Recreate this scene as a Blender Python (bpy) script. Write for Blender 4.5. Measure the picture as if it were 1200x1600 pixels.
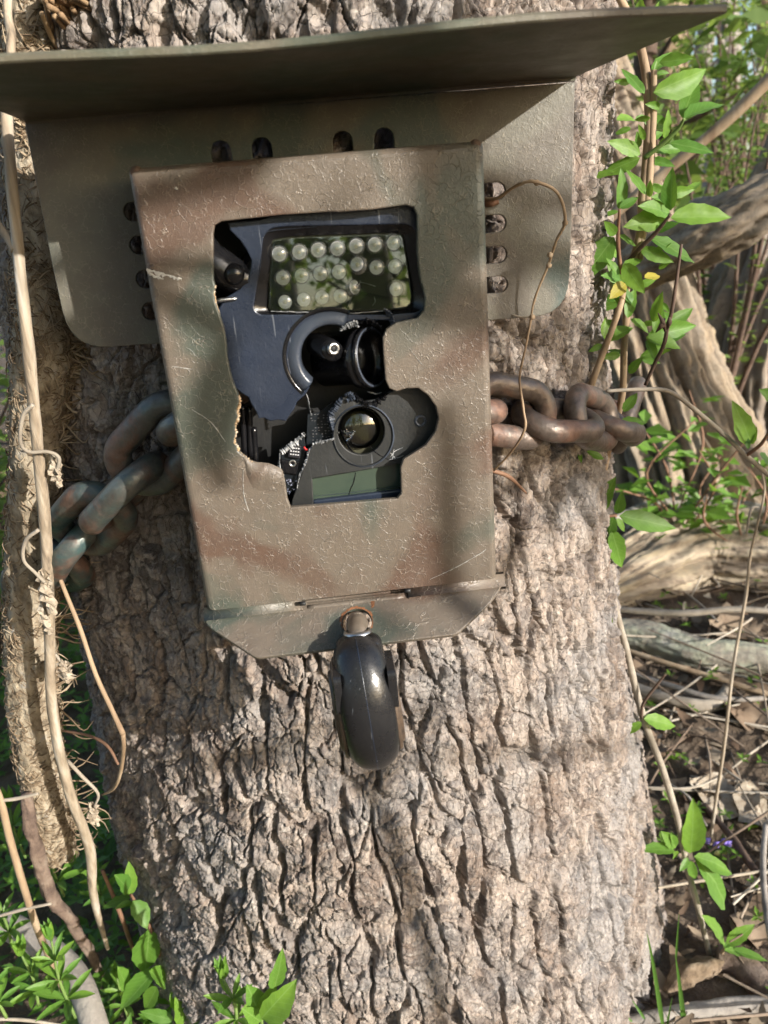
import bpy, math, random
import numpy as np
from mathutils import Vector, Matrix
from mathutils.geometry import delaunay_2d_cdt

random.seed(11); rng = np.random.default_rng(5)
for o in list(bpy.data.objects): bpy.data.objects.remove(o)
scene = bpy.context.scene
COL = scene.collection

# ------------------------------------------------------------------ camera
CAM = np.array([-0.00336068, -0.31311819, 0.15670606])
ROT = np.array([[0.99243942, -0.09376389, -0.079198],      # right
                [-0.10698809, -0.3446851, -0.93260159],    # down
                [0.06014598, 0.93402383, -0.3521107]])     # forward
cam_d = bpy.data.cameras.new('camera'); cam = bpy.data.objects.new('camera', cam_d); COL.objects.link(cam)
r_, d_, f_ = ROT
cam.matrix_world = Matrix(((r_[0], -d_[0], -f_[0], CAM[0]), (r_[1], -d_[1], -f_[1], CAM[1]), (r_[2], -d_[2], -f_[2], CAM[2]), (0, 0, 0, 1)))
cam_d.sensor_fit = 'VERTICAL'; cam_d.sensor_height = 36.0; cam_d.lens = 36.0 * 1202 / 1600
cam_d.clip_start = 0.01; cam_d.clip_end = 400
cam_d.dof.use_dof = True; cam_d.dof.focus_distance = 0.39; cam_d.dof.aperture_fstop = 15
scene.camera = cam

# ------------------------------------------------------------------ sky, sun, exposure
SUN = np.array([0.99, -1.0, 0.47]); SUN /= np.linalg.norm(SUN)         # towards the sun
world = bpy.data.worlds.new('World'); scene.world = world; world.use_nodes = True
wn = world.node_tree; bg = wn.nodes['Background']
sky = wn.nodes.new('ShaderNodeTexSky'); sky.sky_type = 'NISHITA'; sky.sun_disc = False
sky.sun_elevation = math.asin(SUN[2]); sky.sun_rotation = math.atan2(SUN[0], SUN[1])
sky.air_density = 1.0; sky.dust_density = 1.6; sky.ozone_density = 1.0
wn.links.new(sky.outputs[0], bg.inputs[0]); bg.inputs[1].default_value = 0.15
sun_d = bpy.data.lights.new('sun', 'SUN'); sun_d.energy = 5.0; sun_d.angle = math.radians(0.55); sun_d.color = (1.0, 0.95, 0.87)
sun_o = bpy.data.objects.new('sun', sun_d); COL.objects.link(sun_o)
sun_o.rotation_euler = Vector(SUN).to_track_quat('Z', 'Y').to_euler()
scene.view_settings.view_transform = 'Standard'; scene.view_settings.look = 'None'
scene.view_settings.gamma = 1.0; scene.view_settings.exposure = 0.76
scene.render.engine = 'CYCLES'
scene.cycles.max_bounces = 5; scene.cycles.diffuse_bounces = 3; scene.cycles.transparent_max_bounces = 8; scene.cycles.use_adaptive_sampling = True; scene.cycles.adaptive_threshold = 0.025
scene.cycles.caustics_reflective = False; scene.cycles.caustics_refractive = False
scene.cycles.sample_clamp_indirect = 6.0
try:
    scene.cycles.use_denoising = True; scene.cycles.denoiser = 'OPENIMAGEDENOISE'
except Exception: pass

# ------------------------------------------------------------------ pixel (of the 1200x1600 photo) -> point at a real depth
def ray(x, y): return ROT.T @ np.array([(x - 600) / 1202, (y - 800) / 1202, 1.0])
def at(x, y, Y): v = ray(x, y); return CAM + v * (Y - CAM[1]) / v[1]
def atz(x, y, Z): v = ray(x, y); return CAM + v * (Z - CAM[2]) / v[2]
def atd(x, y, dist): return CAM + ray(x, y) * dist
TZ = np.array([-.9, -.56, -.50, -.39, -.26, -.11, .06, .18, .27, .8])
TCX = np.array([.045, .032, .027, .019, .006, .002, -.006, .0, .003, .012])
TCY = np.array([.30, .298, .295, .2955, .286, .260, .255, .2455, .2385, .225])
TR = np.array([.29, .260, .246, .243, .232, .207, .203, .193, .186, .173])
def smooth_table():
    zz = np.linspace(-.9, .8, 120); out = []
    for t in (TCX, TCY, TR):
        v = np.interp(zz, TZ, t); k = np.ones(9) / 9; vp = np.pad(v, 4, mode='edge'); out.append(np.convolve(vp, k, 'valid'))
    return zz, out
SZ, (SCX, SCY, SR) = smooth_table()
def trunk_c(z): return np.interp(z, SZ, SCX), np.interp(z, SZ, SCY), np.interp(z, SZ, SR)
def att(x, y, off=0.0):
    """where a pixel's ray meets the trunk grown by off (or passes closest to it)"""
    v = ray(x, y); v = v / np.linalg.norm(v); best = None; bd = 9
    for k in range(160, 900):
        p = CAM + v * k * 0.001
        cx, cy, r = trunk_c(p[2]); d = math.hypot(p[0] - cx, p[1] - cy) - r - off
        if d < 0: return p
        if d < bd: bd = d; best = p
    return best

# ------------------------------------------------------------------ noise
def _h(ix, iy, s):
    h = (ix.astype(np.int64) * 374761393 + iy.astype(np.int64) * 668265263 + s * 1442695041) & 0xFFFFFFFF
    h = ((h ^ (h >> 13)) * 1274126177) & 0xFFFFFFFF
    return ((h ^ (h >> 16)) & 0xFFFFFF) / float(0x1000000)
def vnoise(x, y, s=0):
    ix = np.floor(x); iy = np.floor(y); fx = x - ix; fy = y - iy
    ux = fx * fx * fx * (fx * (fx * 6 - 15) + 10); uy = fy * fy * fy * (fy * (fy * 6 - 15) + 10)
    a = _h(ix, iy, s); b = _h(ix + 1, iy, s); c = _h(ix, iy + 1, s); d = _h(ix + 1, iy + 1, s)
    return (a + (b - a) * ux + (c - a) * uy + (a - b - c + d) * ux * uy) * 2 - 1
def fbm(x, y, s=0, o=4, g=0.5):
    t = 0; a = 1; n = 0
    for k in range(o): t = t + a * vnoise(x, y, s + 17 * k); n += a; a *= g; x = x * 2.03 + 3.1; y = y * 2.03 + 1.7
    return t / n
def voro(x, y, s=0, jit=0.9):
    """F1, distance to the cell edge, cell random numbers, offset to the seed"""
    ix = np.floor(x); iy = np.floor(y)
    f1 = np.full(x.shape, 9.0); f2 = np.full(x.shape, 9.0); r1 = np.zeros(x.shape); r2 = np.zeros(x.shape); ox = np.zeros(x.shape); oy = np.zeros(x.shape)
    for dx in (-1, 0, 1):
        for dy in (-1, 0, 1):
            cx = ix + dx; cy = iy + dy
            px = cx + .5 + (_h(cx, cy, s) - .5) * jit - x; py = cy + .5 + (_h(cx, cy, s + 7) - .5) * jit - y
            d = np.sqrt(px * px + py * py); m = d < f1
            f2 = np.where(m, f1, np.minimum(f2, d))
            f1 = np.where(m, d, f1); r1 = np.where(m, _h(cx, cy, s + 21), r1); r2 = np.where(m, _h(cx, cy, s + 33), r2)
            ox = np.where(m, px, ox); oy = np.where(m, py, oy)
    return f1, f2 - f1, r1, r2, ox, oy
def sstep(a, b, x): t = np.clip((x - a) / (b - a), 0, 1); return t * t * (3 - 2 * t)

# ------------------------------------------------------------------ mesh helpers
def tag(o, label=None, cat=None, group=None, kind=None):
    if label: o['label'] = label
    if cat: o['category'] = cat
    if group: o['group'] = group
    if kind: o['kind'] = kind
    return o
def thing(name, loc, label, cat, group=None):
    o = bpy.data.objects.new(name, None); o.empty_display_size = 0.02; o.location = Vector(loc); COL.objects.link(o)
    return tag(o, label, cat, group)
def offset_of(p):
    v = Vector((0, 0, 0))
    while p is not None: v += p.location; p = p.parent
    return v
def link(o, parent):
    COL.objects.link(o)
    if parent is not None: o.parent = parent; o.location = o.location - offset_of(parent)
    return o
def mesh_obj(name, V, F, mat, parent=None, smooth=True, attrs=None):
    me = bpy.data.meshes.new(name)
    if isinstance(F, np.ndarray):
        V = np.asarray(V, np.float32); n = F.shape[1]
        me.vertices.add(len(V)); me.vertices.foreach_set('co', V.ravel())
        me.loops.add(F.size); me.loops.foreach_set('vertex_index', F.ravel().astype(np.int32))
        me.polygons.add(len(F)); me.polygons.foreach_set('loop_start', np.arange(0, F.size, n, dtype=np.int32))
        me.polygons.foreach_set('loop_total', np.full(len(F), n, np.int32))
        me.update(calc_edges=True); me.validate()
    else:
        me.from_pydata([tuple(map(float, v)) for v in V], [], F); me.update()
    if smooth is True: me.polygons.foreach_set('use_smooth', np.ones(len(me.polygons), bool))
    if attrs:
        for k, a in attrs.items():
            at_ = me.attributes.new(k, 'FLOAT', 'POINT'); at_.data.foreach_set('value', np.asarray(a, np.float32).ravel())
    if mat is not None: me.materials.append(mat)
    o = bpy.data.objects.new(name, me)
    return link(o, parent)
class MB:
    def __init__(s): s.V = []; s.F = []
    def add(s, V, F):
        b = len(s.V); s.V += [tuple(v) for v in V]; s.F += [tuple(i + b for i in f) for f in F]
    def build(s, name, mat, parent=None, smooth=True): return mesh_obj(name, s.V, s.F, mat, parent, smooth)
def catmull(P, n=8):
    P = [np.array(p, float) for p in P]; P = [2 * P[0] - P[1]] + P + [2 * P[-1] - P[-2]]; out = []
    for i in range(1, len(P) - 2):
        for k in range(n):
            t = k / n; a, b, c, d = P[i - 1:i + 3]
            out.append(.5 * (2 * b + (c - a) * t + (2 * a - 5 * b + 4 * c - d) * t * t + (3 * b - a - 3 * c + d) * t ** 3))
    out.append(P[-2]); return np.array(out)
def frames(P):
    T = np.gradient(P, axis=0); T /= np.linalg.norm(T, axis=1)[:, None] + 1e-12
    n = np.cross(T[0], [0.31, 0.2, 0.93]); 
    if np.linalg.norm(n) < 1e-3: n = np.cross(T[0], [1, 0, 0])
    n /= np.linalg.norm(n); N = [n]
    for i in range(1, len(P)):
        n = n - T[i] * np.dot(n, T[i]); n /= np.linalg.norm(n); N.append(n)
    N = np.array(N); return T, N, np.cross(T, N)
def tube(P, R, seg=8, n=6, wob=0.0, seed=0, caps=True, raw=False):
    """tapered tube along a smooth path"""
    P = np.array(P, float) if raw else catmull(P, n)
    R = np.interp(np.linspace(0, 1, len(P)), np.linspace(0, 1, len(R)), R) if np.ndim(R) else np.full(len(P), R)
    T, N, B = frames(P); a = np.linspace(0, 2 * np.pi, seg, endpoint=False)
    L = np.concatenate([[0], np.cumsum(np.linalg.norm(np.diff(P, axis=0), axis=1))])
    rr = R[:, None] * (1 + (wob * fbm(np.cos(a)[None] * 1.3 + seed * 7.1 + 0 * L[:, None], np.sin(a)[None] * 1.3 + L[:, None] / (R.mean() * 4 + 1e-6), seed, 3) if wob else 0 * L[:, None] + 0 * a[None]))
    V = P[:, None] + rr[..., None] * (np.cos(a)[None, :, None] * N[:, None] + np.sin(a)[None, :, None] * B[:, None])
    m = len(P); V = V.reshape(-1, 3); F = []
    for i in range(m - 1):
        for j in range(seg): k = (j + 1) % seg; F.append((i * seg + j, i * seg + k, (i + 1) * seg + k, (i + 1) * seg + j))
    V = list(map(tuple, V))
    if caps:
        V.append(tuple(P[0])); V.append(tuple(P[-1])); c0, c1 = len(V) - 2, len(V) - 1
        for j in range(seg): k = (j + 1) % seg; F.append((c0, k, j)); F.append((c1, (m - 1) * seg + j, (m - 1) * seg + k))
    return V, F
def tri_fill(outer, holes=()):
    pts = [Vector(p) for p in outer]; edges = [(i, (i + 1) % len(outer)) for i in range(len(outer))]
    for h in holes:
        b = len(pts); pts += [Vector(p) for p in h]; edges += [(b + i, b + (i + 1) % len(h)) for i in range(len(h))]
    vo, eo, fo, ov, oe, of = delaunay_2d_cdt(pts, edges, [], 0, 1e-9)
    # original index for every output vertex
    idx = [o[0] if o else -1 for o in ov]
    def inside(p, poly):
        c = False; n = len(poly); j = n - 1
        for i in range(n):
            if (poly[i][1] > p[1]) != (poly[j][1] > p[1]) and p[0] < (poly[j][0] - poly[i][0]) * (p[1] - poly[i][1]) / (poly[j][1] - poly[i][1] + 1e-20) + poly[i][0]: c = not c
            j = i
        return c
    F = []
    for f in fo:
        c = sum((vo[i] for i in f), Vector((0, 0))) / len(f)
        if inside(c, outer) and not any(inside(c, h) for h in holes): F.append(tuple(idx[i] for i in f))
    return F
def inset(poly, w):
    P = np.array(poly, float); n = len(P)
    area = 0.5 * np.sum(P[:, 0] * np.roll(P[:, 1], -1) - np.roll(P[:, 0], -1) * P[:, 1])
    e = np.roll(P, -1, 0) - P; e /= np.linalg.norm(e, axis=1)[:, None] + 1e-12
    nn = np.stack([-e[:, 1], e[:, 0]], 1) * (1 if area > 0 else -1)      # inward
    v = nn + np.roll(nn, 1, 0); v /= np.maximum(np.sum(v * np.roll(nn, 1, 0), 1), .5)[:, None]
    return P + v * w
def plate(name, outer, holes, y0, y1, mat, parent, bev=0.0005, mp=None):
    """flat sheet with holes and softened edges; (a, b) plane, y0 front, y1 back"""
    mp = mp or (lambda a, b, d: (a, d, b))
    loops = [list(map(tuple, outer))] + [list(map(tuple, h)) for h in holes]
    V = []; F = []; L = []
    for li, lp in enumerate(loops):
        sh = inset(lp, bev if li == 0 else -bev); n = len(lp); ids = []
        for pts, d in ((sh, y0), (inset(lp, (bev if li == 0 else -bev) * .3), y0 + bev * .3), (lp, y0 + bev), (lp, y1 - bev), (sh, y1)):
            ids.append(list(range(len(V), len(V) + n))); V += [mp(p[0], p[1], d) for p in pts]
        for a, b in zip(ids[:-1], ids[1:]):
            for i in range(n): j = (i + 1) % n; F.append((a[i], a[j], b[j], b[i]))
        L.append((ids, sh))
    tf = tri_fill([tuple(p) for p in L[0][1]], [[tuple(p) for p in l[1]] for l in L[1:]])
    fr = sum((l[0][0] for l in L), []); bk = sum((l[0][-1] for l in L), [])
    F += [tuple(fr[i] for i in f) for f in tf]; F += [tuple(bk[i] for i in reversed(f)) for f in tf]
    return mesh_obj(name, V, F, mat, parent, smooth=False)
def rrect(x0, z0, x1, z1, c, n=5):
    out = []
    for (cx, cz, a0) in ((x1 - c, z1 - c, 0), (x0 + c, z1 - c, 90), (x0 + c, z0 + c, 180), (x1 - c, z0 + c, 270)):
        for k in range(n + 1): a = math.radians(a0 + 90 * k / n); out.append((cx + c * math.cos(a), cz + c * math.sin(a)))
    return out
def round_poly(pts, r, n=4):
    """round the corners of a polygon"""
    out = []; m = len(pts); P = [np.array(p, float) for p in pts]
    for i in range(m):
        a, b, c = P[i - 1], P[i], P[(i + 1) % m]; rr = r[i] if isinstance(r, (list, tuple)) else r
        u = a - b; w = c - b; q = min(rr, .48 * np.linalg.norm(u), .48 * np.linalg.norm(w))
        if q <= 1e-6: out.append(tuple(b)); continue
        s = b + u / np.linalg.norm(u) * q; e = b + w / np.linalg.norm(w) * q
        for k in range(n + 1): t = k / n; out.append(tuple((1 - t) ** 2 * s + 2 * t * (1 - t) * b + t * t * e))
    return out
def lathe(prof, seg, M):
    """profile [(axis, radius)] turned about local X, placed by matrix M"""
    V = []; F = []
    for (x, r) in prof:
        for k in range(seg): a = 2 * math.pi * k / seg; V.append(M @ Vector((x, r * math.cos(a), r * math.sin(a))))
    for i in range(len(prof) - 1):
        for j in range(seg): k = (j + 1) % seg; F.append((i * seg + j, i * seg + k, (i + 1) * seg + k, (i + 1) * seg + j))
    return [tuple(v) for v in V], F
def axis_m(pos, ax, up=(0, 0, 1)):
    x = Vector(ax).normalized(); u = Vector(up); y = u.cross(x)
    if y.length < 1e-4: y = Vector((0, 1, 0)).cross(x)
    y.normalize(); z = x.cross(y)
    return Matrix(((x[0], y[0], z[0], pos[0]), (x[1], y[1], z[1], pos[1]), (x[2], y[2], z[2], pos[2]), (0, 0, 0, 1)))

# ------------------------------------------------------------------ materials
class NT:
    def __init__(s, name):
        s.m = bpy.data.materials.new(name); s.m.use_nodes = True; s.t = s.m.node_tree; s.b = s.t.nodes['Principled BSDF']; s.out = s.t.nodes['Material Output']
    def n(s, ty, **kw):
        nd = s.t.nodes.new('ShaderNode' + ty)
        for k, v in kw.items(): setattr(nd, k, v)
        return nd
    def l(s, a, b): s.t.links.new(a, b)
    def set(s, nd, k, v):
        if hasattr(v, 'links') or isinstance(v, bpy.types.NodeSocket): s.l(v, nd.inputs[k])
        else: nd.inputs[k].default_value = v
    def obj(s, scale=(1, 1, 1), kind='Object'):
        tc = s.n('TexCoord'); mp = s.n('Mapping'); mp.inputs['Scale'].default_value = scale; s.l(tc.outputs[kind], mp.inputs[0]); return mp.outputs[0]
    def noise(s, vec, scale, detail=4, rough=.55, dist=0.0):
        nd = s.n('TexNoise'); s.l(vec, nd.inputs['Vector']); nd.inputs['Scale'].default_value = scale; nd.inputs['Detail'].default_value = detail
        nd.inputs['Roughness'].default_value = rough; nd.inputs['Distortion'].default_value = dist; return nd.outputs[0]
    def ramp(s, fac, stops, interp='LINEAR'):
        nd = s.n('ValToRGB'); s.l(fac, nd.inputs[0]); cr = nd.color_ramp; cr.interpolation = interp
        while len(cr.elements) < len(stops): cr.elements.new(.5)
        for e, (p, c) in zip(cr.elements, stops): e.position = p; e.color = (*c, 1) if len(c) == 3 else c
        return nd.outputs[0]
    def mixc(s, fac, a, b, mode='MIX'):
        nd = s.n('Mix', data_type='RGBA', blend_type=mode); s.set(nd, 0, fac); s.set(nd, 6, a if not isinstance(a, tuple) else (*a, 1)); s.set(nd, 7, b if not isinstance(b, tuple) else (*b, 1)); return nd.outputs[2]
    def math(s, op, a, b=0.5, c=None):
        nd = s.n('Math', operation=op); s.set(nd, 0, a); s.set(nd, 1, b)
        if c is not None: s.set(nd, 2, c)
        return nd.outputs[0]
    def attr(s, name): return s.n('Attribute', attribute_name=name).outputs['Fac']
    def maprange(s, v, a, b, c=0.0, d=1.0):
        nd = s.n('MapRange'); s.set(nd, 0, v); nd.inputs[1].default_value = a; nd.inputs[2].default_value = b; nd.inputs[3].default_value = c; nd.inputs[4].default_value = d; return nd.outputs[0]
    def bump(s, h, dist, strength=1.0, normal=None):
        nd = s.n('Bump'); s.l(h, nd.inputs['Height']); nd.inputs['Distance'].default_value = dist; nd.inputs['Strength'].default_value = strength
        if normal is not None: s.l(normal, nd.inputs['Normal'])
        return nd.outputs[0]
    def done(s, color=None, rough=None, metal=None, normal=None, **kw):
        for k, v in (('Base Color', color), ('Roughness', rough), ('Metallic', metal), ('Normal', normal)):
            if v is not None: s.set(s.b, k, (*v, 1) if isinstance(v, tuple) and len(v) == 3 else v)
        for k, v in kw.items(): s.set(s.b, k.replace('_', ' '), v)
        return s.m
def pmat(name, stops, scale=40, stretch=(1, 1, 1), rough=.8, bump=.0004, bscale=None, metal=0, spec=.3, detail=5, kind='Object'):
    t = NT(name); v = t.obj(stretch, kind); n = t.noise(v, scale, detail, .6)
    k = len(stops); col = t.ramp(n, [(.3 + .4 * i / max(1, k - 1), c) for i, c in enumerate(stops)])
    nb = t.noise(v, bscale or scale * 4, 5, .65)
    return t.done(col, rough, metal, t.bump(nb, bump) if bump else None, Specular_IOR_Level=spec)
# bark of the big tree: plates tinted one by one from mesh attributes
def bark_mat(name, a, b, c, d, lich, pale=(.45, .385, .31), dark=(.105, .070, .052)):
    t = NT(name); pl = t.attr('plate'); fl = t.attr('flake'); v = t.obj()
    base = t.ramp(pl, [(0, a), (.3, d), (.42, b), (.62, c), (.8, b), (1, d)])
    col = t.mixc(t.maprange(fl, .15, .85, .15, .7), base, t.ramp(fl, [(.15, d), (.4, b), (.6, a), (.85, c)]))
    n1 = t.noise(v, 14, 4, .6); col = t.mixc(t.maprange(n1, .46, .64, 0, .65), col, lich)
    n3 = t.noise(v, 150, 5, .7); col = t.mixc(t.maprange(n3, .56, .72, 0, .5), col, pale)
    n4 = t.noise(v, 75, 4, .65, 1.0); col = t.mixc(t.maprange(n4, .58, .70, 0, .6), col, dark)
    n2 = t.noise(t.obj((1, 1, .3)), 420, 5, .75)
    col = t.mixc(t.maprange(n2, .36, .54, .42, 0), col, dark)
    n5 = t.noise(t.obj((.35, .35, 1)), 300, 4, .7); col = t.mixc(t.maprange(n5, .60, .72, 0, .5), col, pale)
    bm = t.noise(t.obj((1, 1, .4)), 520, 5, .75)
    vo = t.n('TexVoronoi', feature='DISTANCE_TO_EDGE'); t.l(t.obj((1, 1, .8)), vo.inputs['Vector']); vo.inputs['Scale'].default_value = 190
    nb = t.bump(t.maprange(vo.outputs['Distance'], 0, .05), .0004); nb = t.bump(bm, .0007, 1, nb)
    return t.done(col, .92, 0, nb, Specular_IOR_Level=.25)
BARK = bark_mat('bark', (.265, .198, .155), (.205, .176, .158), (.38, .330, .287), (.090, .073, .065), (.262, .256, .254), (.58, .53, .475), (.060, .043, .036))
BARK_TAN = bark_mat('ridged_bark', (.34, .265, .18), (.25, .20, .15), (.40, .32, .225), (.15, .12, .092), (.31, .27, .22))
BARK_GREY = bark_mat('grey_bark', (.32, .26, .20), (.26, .215, .175), (.37, .31, .25), (.21, .18, .155), (.29, .27, .24))

def paint_mat(name, c0, c1, c2, crack=1.0, wear=(.40, .36, .29), rough=.48):
    t = NT(name); v = t.obj()
    n = t.noise(v, 17, 3, .5, .4); col = t.ramp(n, [(.40, c0), (.47, c1), (.53, c1), (.60, c2)])
    n2 = t.noise(v, 90, 4, .6); col = t.mixc(t.maprange(n2, .35, .7, .25, -.05), col, (.07, .06, .05))
    # short wandering wrinkles in the paint
    wv = t.n('VectorMath', operation='MULTIPLY_ADD'); nz = t.n('TexNoise'); t.l(v, nz.inputs['Vector']); nz.inputs['Scale'].default_value = 160; nz.inputs['Detail'].default_value = 3
    t.l(nz.outputs['Color'], wv.inputs[0]); wv.inputs[1].default_value = (.008, .008, .008); t.l(v, wv.inputs[2])
    vo = t.n('TexVoronoi', feature='DISTANCE_TO_EDGE'); t.l(wv.outputs[0], vo.inputs['Vector']); vo.inputs['Scale'].default_value = 290
    vein = t.maprange(vo.outputs['Distance'], 0.0, .055, 1, 0)
    part = t.maprange(t.noise(v, 150, 3, .6), .42, .66); vein = t.math('MULTIPLY', vein, part)
    grain = t.noise(v, 1500, 3, .6)
    sp = t.maprange(t.noise(v, 900, 2, .5), .64, .74, 0, .25)
    col = t.mixc(t.math('MULTIPLY', vein, .5 * crack), col, wear); col = t.mixc(t.math('MULTIPLY', sp, crack), col, wear)
    nb = t.bump(vein, .00025 * crack); nb = t.bump(grain, .00014, 1, nb)
    nb = t.bump(t.noise(v, 330, 4, .6), .00022, 1, nb)
    rg = t.maprange(t.noise(v, 60, 4, .6), .3, .7, rough - .08, rough + .16)
    return t.done(col, rg, .0, nb, Specular_IOR_Level=.55)
PAINT = paint_mat('camouflage_wrinkle_paint', (.098, .062, .045), (.130, .106, .083), (.066, .077, .062), wear=(.28, .24, .19), rough=.36)
PAINT_PLATE = paint_mat('camouflage_plate_paint', (.105, .092, .074), (.128, .121, .096), (.068, .092, .081), crack=.5)
PAINT_HOOD = paint_mat('camouflage_hood_paint', (.100, .080, .054), (.110, .100, .068), (.078, .092, .062), crack=.35)

def plastic(name, col, rough=.4, bump=.00012, bscale=700, coat=0.0, scratch=True, spec=.5):
    t = NT(name); v = t.obj(); n = t.noise(v, 60, 4, .6); c = t.mixc(t.maprange(n, .35, .7, 0, .5), col, tuple(min(1, x * 1.5 + .004) for x in col))
    if scratch:
        s = t.noise(t.obj((1, 1, .06)), 700, 2, .5); c = t.mixc(t.maprange(s, .70, .76, 0, .35), c, (.25, .27, .3))
    r = t.maprange(t.noise(v, 90, 4, .6), .3, .7, rough - .08, rough + .12)
    return t.done(c, r, 0, t.bump(t.noise(v, bscale, 3, .6), bump), Specular_IOR_Level=spec, Coat_Weight=coat)
P_FACE = plastic('black_plastic_blue_reflection', (.016, .022, .037), .28)  # black plastic, with the blue reflection on it mixed into the base colour
P_GREY = plastic('matte_black_plastic', (.016, .017, .017), .5)
P_BLACK = plastic('gloss_black_plastic', (.006, .006, .007), .2, .00006, 400, scratch=False)
P_HOLE = plastic('inner_black_plastic', (.007, .007, .007), .55, scratch=False)
P_RING = plastic('grey_blue_ring_plastic', (.036, .044, .060), .34, scratch=False)
CRUMB = pmat('broken_plastic_edge', [(.10, .105, .11), (.32, .33, .34), (.62, .62, .62)], 300, rough=.6, bump=.0006)
CHIP = plastic('chip_black', (.010, .010, .013), .45, scratch=False)
PCB = pmat('circuit_board', [(.004, .006, .008), (.012, .016, .020)], 500, rough=.4, bump=0)
INK = pmat('printed_marks', [(.42, .43, .45), (.55, .55, .56)], 200, rough=.6, bump=0)
COPPER = pmat('red_wire', [(.35, .02, .02), (.42, .03, .03)], 100, rough=.4, bump=0)
STEEL = pmat('bare_steel', [(.42, .42, .42), (.62, .62, .61)], 300, rough=.32, bump=.0001, metal=1)
def thin_glass(name, tint, refl=.1, rough=.03):
    t = NT(name); tr = t.n('BsdfTransparent'); tr.inputs[0].default_value = (*tint, 1); gl = t.n('BsdfGlossy'); gl.inputs[0].default_value = (1, 1, 1, 1); gl.inputs[1].default_value = rough
    fr = t.n('Fresnel'); fr.inputs[0].default_value = 1.5; f = t.math('ADD', fr.outputs[0], refl); mx = t.n('MixShader'); t.l(f, mx.inputs[0]); t.l(tr.outputs[0], mx.inputs[1]); t.l(gl.outputs[0], mx.inputs[2])
    t.l(mx.outputs[0], t.out.inputs[0]); return t.m
G_PANE = thin_glass('window_glass', (.86, .9, .84), .03, .012)
G_LED = thin_glass('led_resin', (.96, .97, .98), .10, .04)
def led_resin():
    t = NT('led_resin'); tr = t.n('BsdfTransparent'); gl = t.n('BsdfGlossy'); gl.inputs[1].default_value = .06; di = t.n('BsdfTranslucent'); di.inputs[0].default_value = (.9, .93, .96, 1); d2 = t.n('BsdfDiffuse'); d2.inputs[0].default_value = (.9, .93, .96, 1)
    a = t.n('MixShader'); a.inputs[0].default_value = .5; t.l(di.outputs[0], a.inputs[1]); t.l(d2.outputs[0], a.inputs[2])
    b = t.n('MixShader'); b.inputs[0].default_value = .18; t.l(tr.outputs[0], b.inputs[1]); t.l(a.outputs[0], b.inputs[2])
    lw = t.n('LayerWeight'); c = t.n('MixShader'); t.l(t.math('MULTIPLY_ADD', t.math('POWER', lw.outputs['Facing'], 2.0), .6, .07), c.inputs[0]); t.l(b.outputs[0], c.inputs[1]); t.l(gl.outputs[0], c.inputs[2]); t.l(c.outputs[0], t.out.inputs[0]); return t.m
G_RESIN = led_resin()
G_LENS = thin_glass('sensor_lens', (.5, .5, .40), .08, .05)
LED_CUP = pmat('led_cup', [(.85, .88, .92), (.94, .95, .97)], 400, rough=.35, bump=0, spec=.6)
LED_CHIP = pmat('led_chip', [(.75, .72, .45), (.8, .78, .55)], 100, rough=.4, bump=0)
LED_BED = pmat('led_bed', [(.030, .036, .026), (.050, .058, .040)], 60, rough=.35, bump=.0001)
SENSOR = pmat('sensor_bed', [(.040, .040, .026), (.075, .072, .045)], 120, rough=.4, bump=.0003)
LCD = pmat('display_glass', [(.035, .052, .040), (.055, .075, .055)], 60, rough=.12, bump=0, spec=.6)

def chain_mat():
    t = NT('rusty_painted_steel'); v = t.obj(); n = t.noise(v, 45, 5, .62, .5); n2 = t.noise(v, 260, 4, .6)
    green = t.mixc(t.maprange(n2, .3, .7), (.050, .105, .108), (.080, .15, .145)); steel = t.mixc(t.maprange(n2, .3, .7), (.100, .078, .066), (.165, .132, .112))
    rust = t.mixc(t.maprange(n2, .35, .65), (.095, .046, .030), (.18, .095, .062))
    sx = t.n('SeparateXYZ'); tc = t.n('TexCoord'); t.l(tc.outputs['Object'], sx.inputs[0])
    side = t.maprange(sx.outputs[0], -.16, -.02, 1, 0)                    # the left run kept more of its paint
    pf = t.math('MULTIPLY', t.maprange(n, .38, .56, 1, .1), side)
    col = t.mixc(pf, steel, green); col = t.mixc(t.maprange(n, .50, .64, 0, .9), col, rust)
    return t.done(col, t.maprange(n, .4, .65, .34, .62), t.maprange(n, .5, .65, .45, .05), t.bump(n2, .0005), Specular_IOR_Level=.6)
CHAIN = chain_mat()
RUBBER = plastic('padlock_rubber', (.011, .011, .012), .27, .0001, 500)
BRASS = pmat('padlock_side', [(.075, .050, .034), (.12, .085, .06), (.05, .04, .035)], 120, rough=.42, bump=.0002, metal=.4, spec=.6)
PIN = pmat('shackle_steel', [(.26, .21, .16), (.42, .36, .30)], 90, stretch=(1, 1, .3), rough=.42, bump=.0001, metal=.7)
RUST = pmat('rust', [(.13, .055, .025), (.26, .12, .06)], 300, rough=.9, bump=.0005)
TORN = pmat('torn_fibre', [(.36, .22, .11), (.55, .40, .25), (.62, .55, .46)], 500, rough=.8, bump=.0006)
SCUFF = pmat('scuffed_paint', [(.33, .32, .30), (.55, .54, .51)], 500, rough=.6, bump=.0003)

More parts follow.
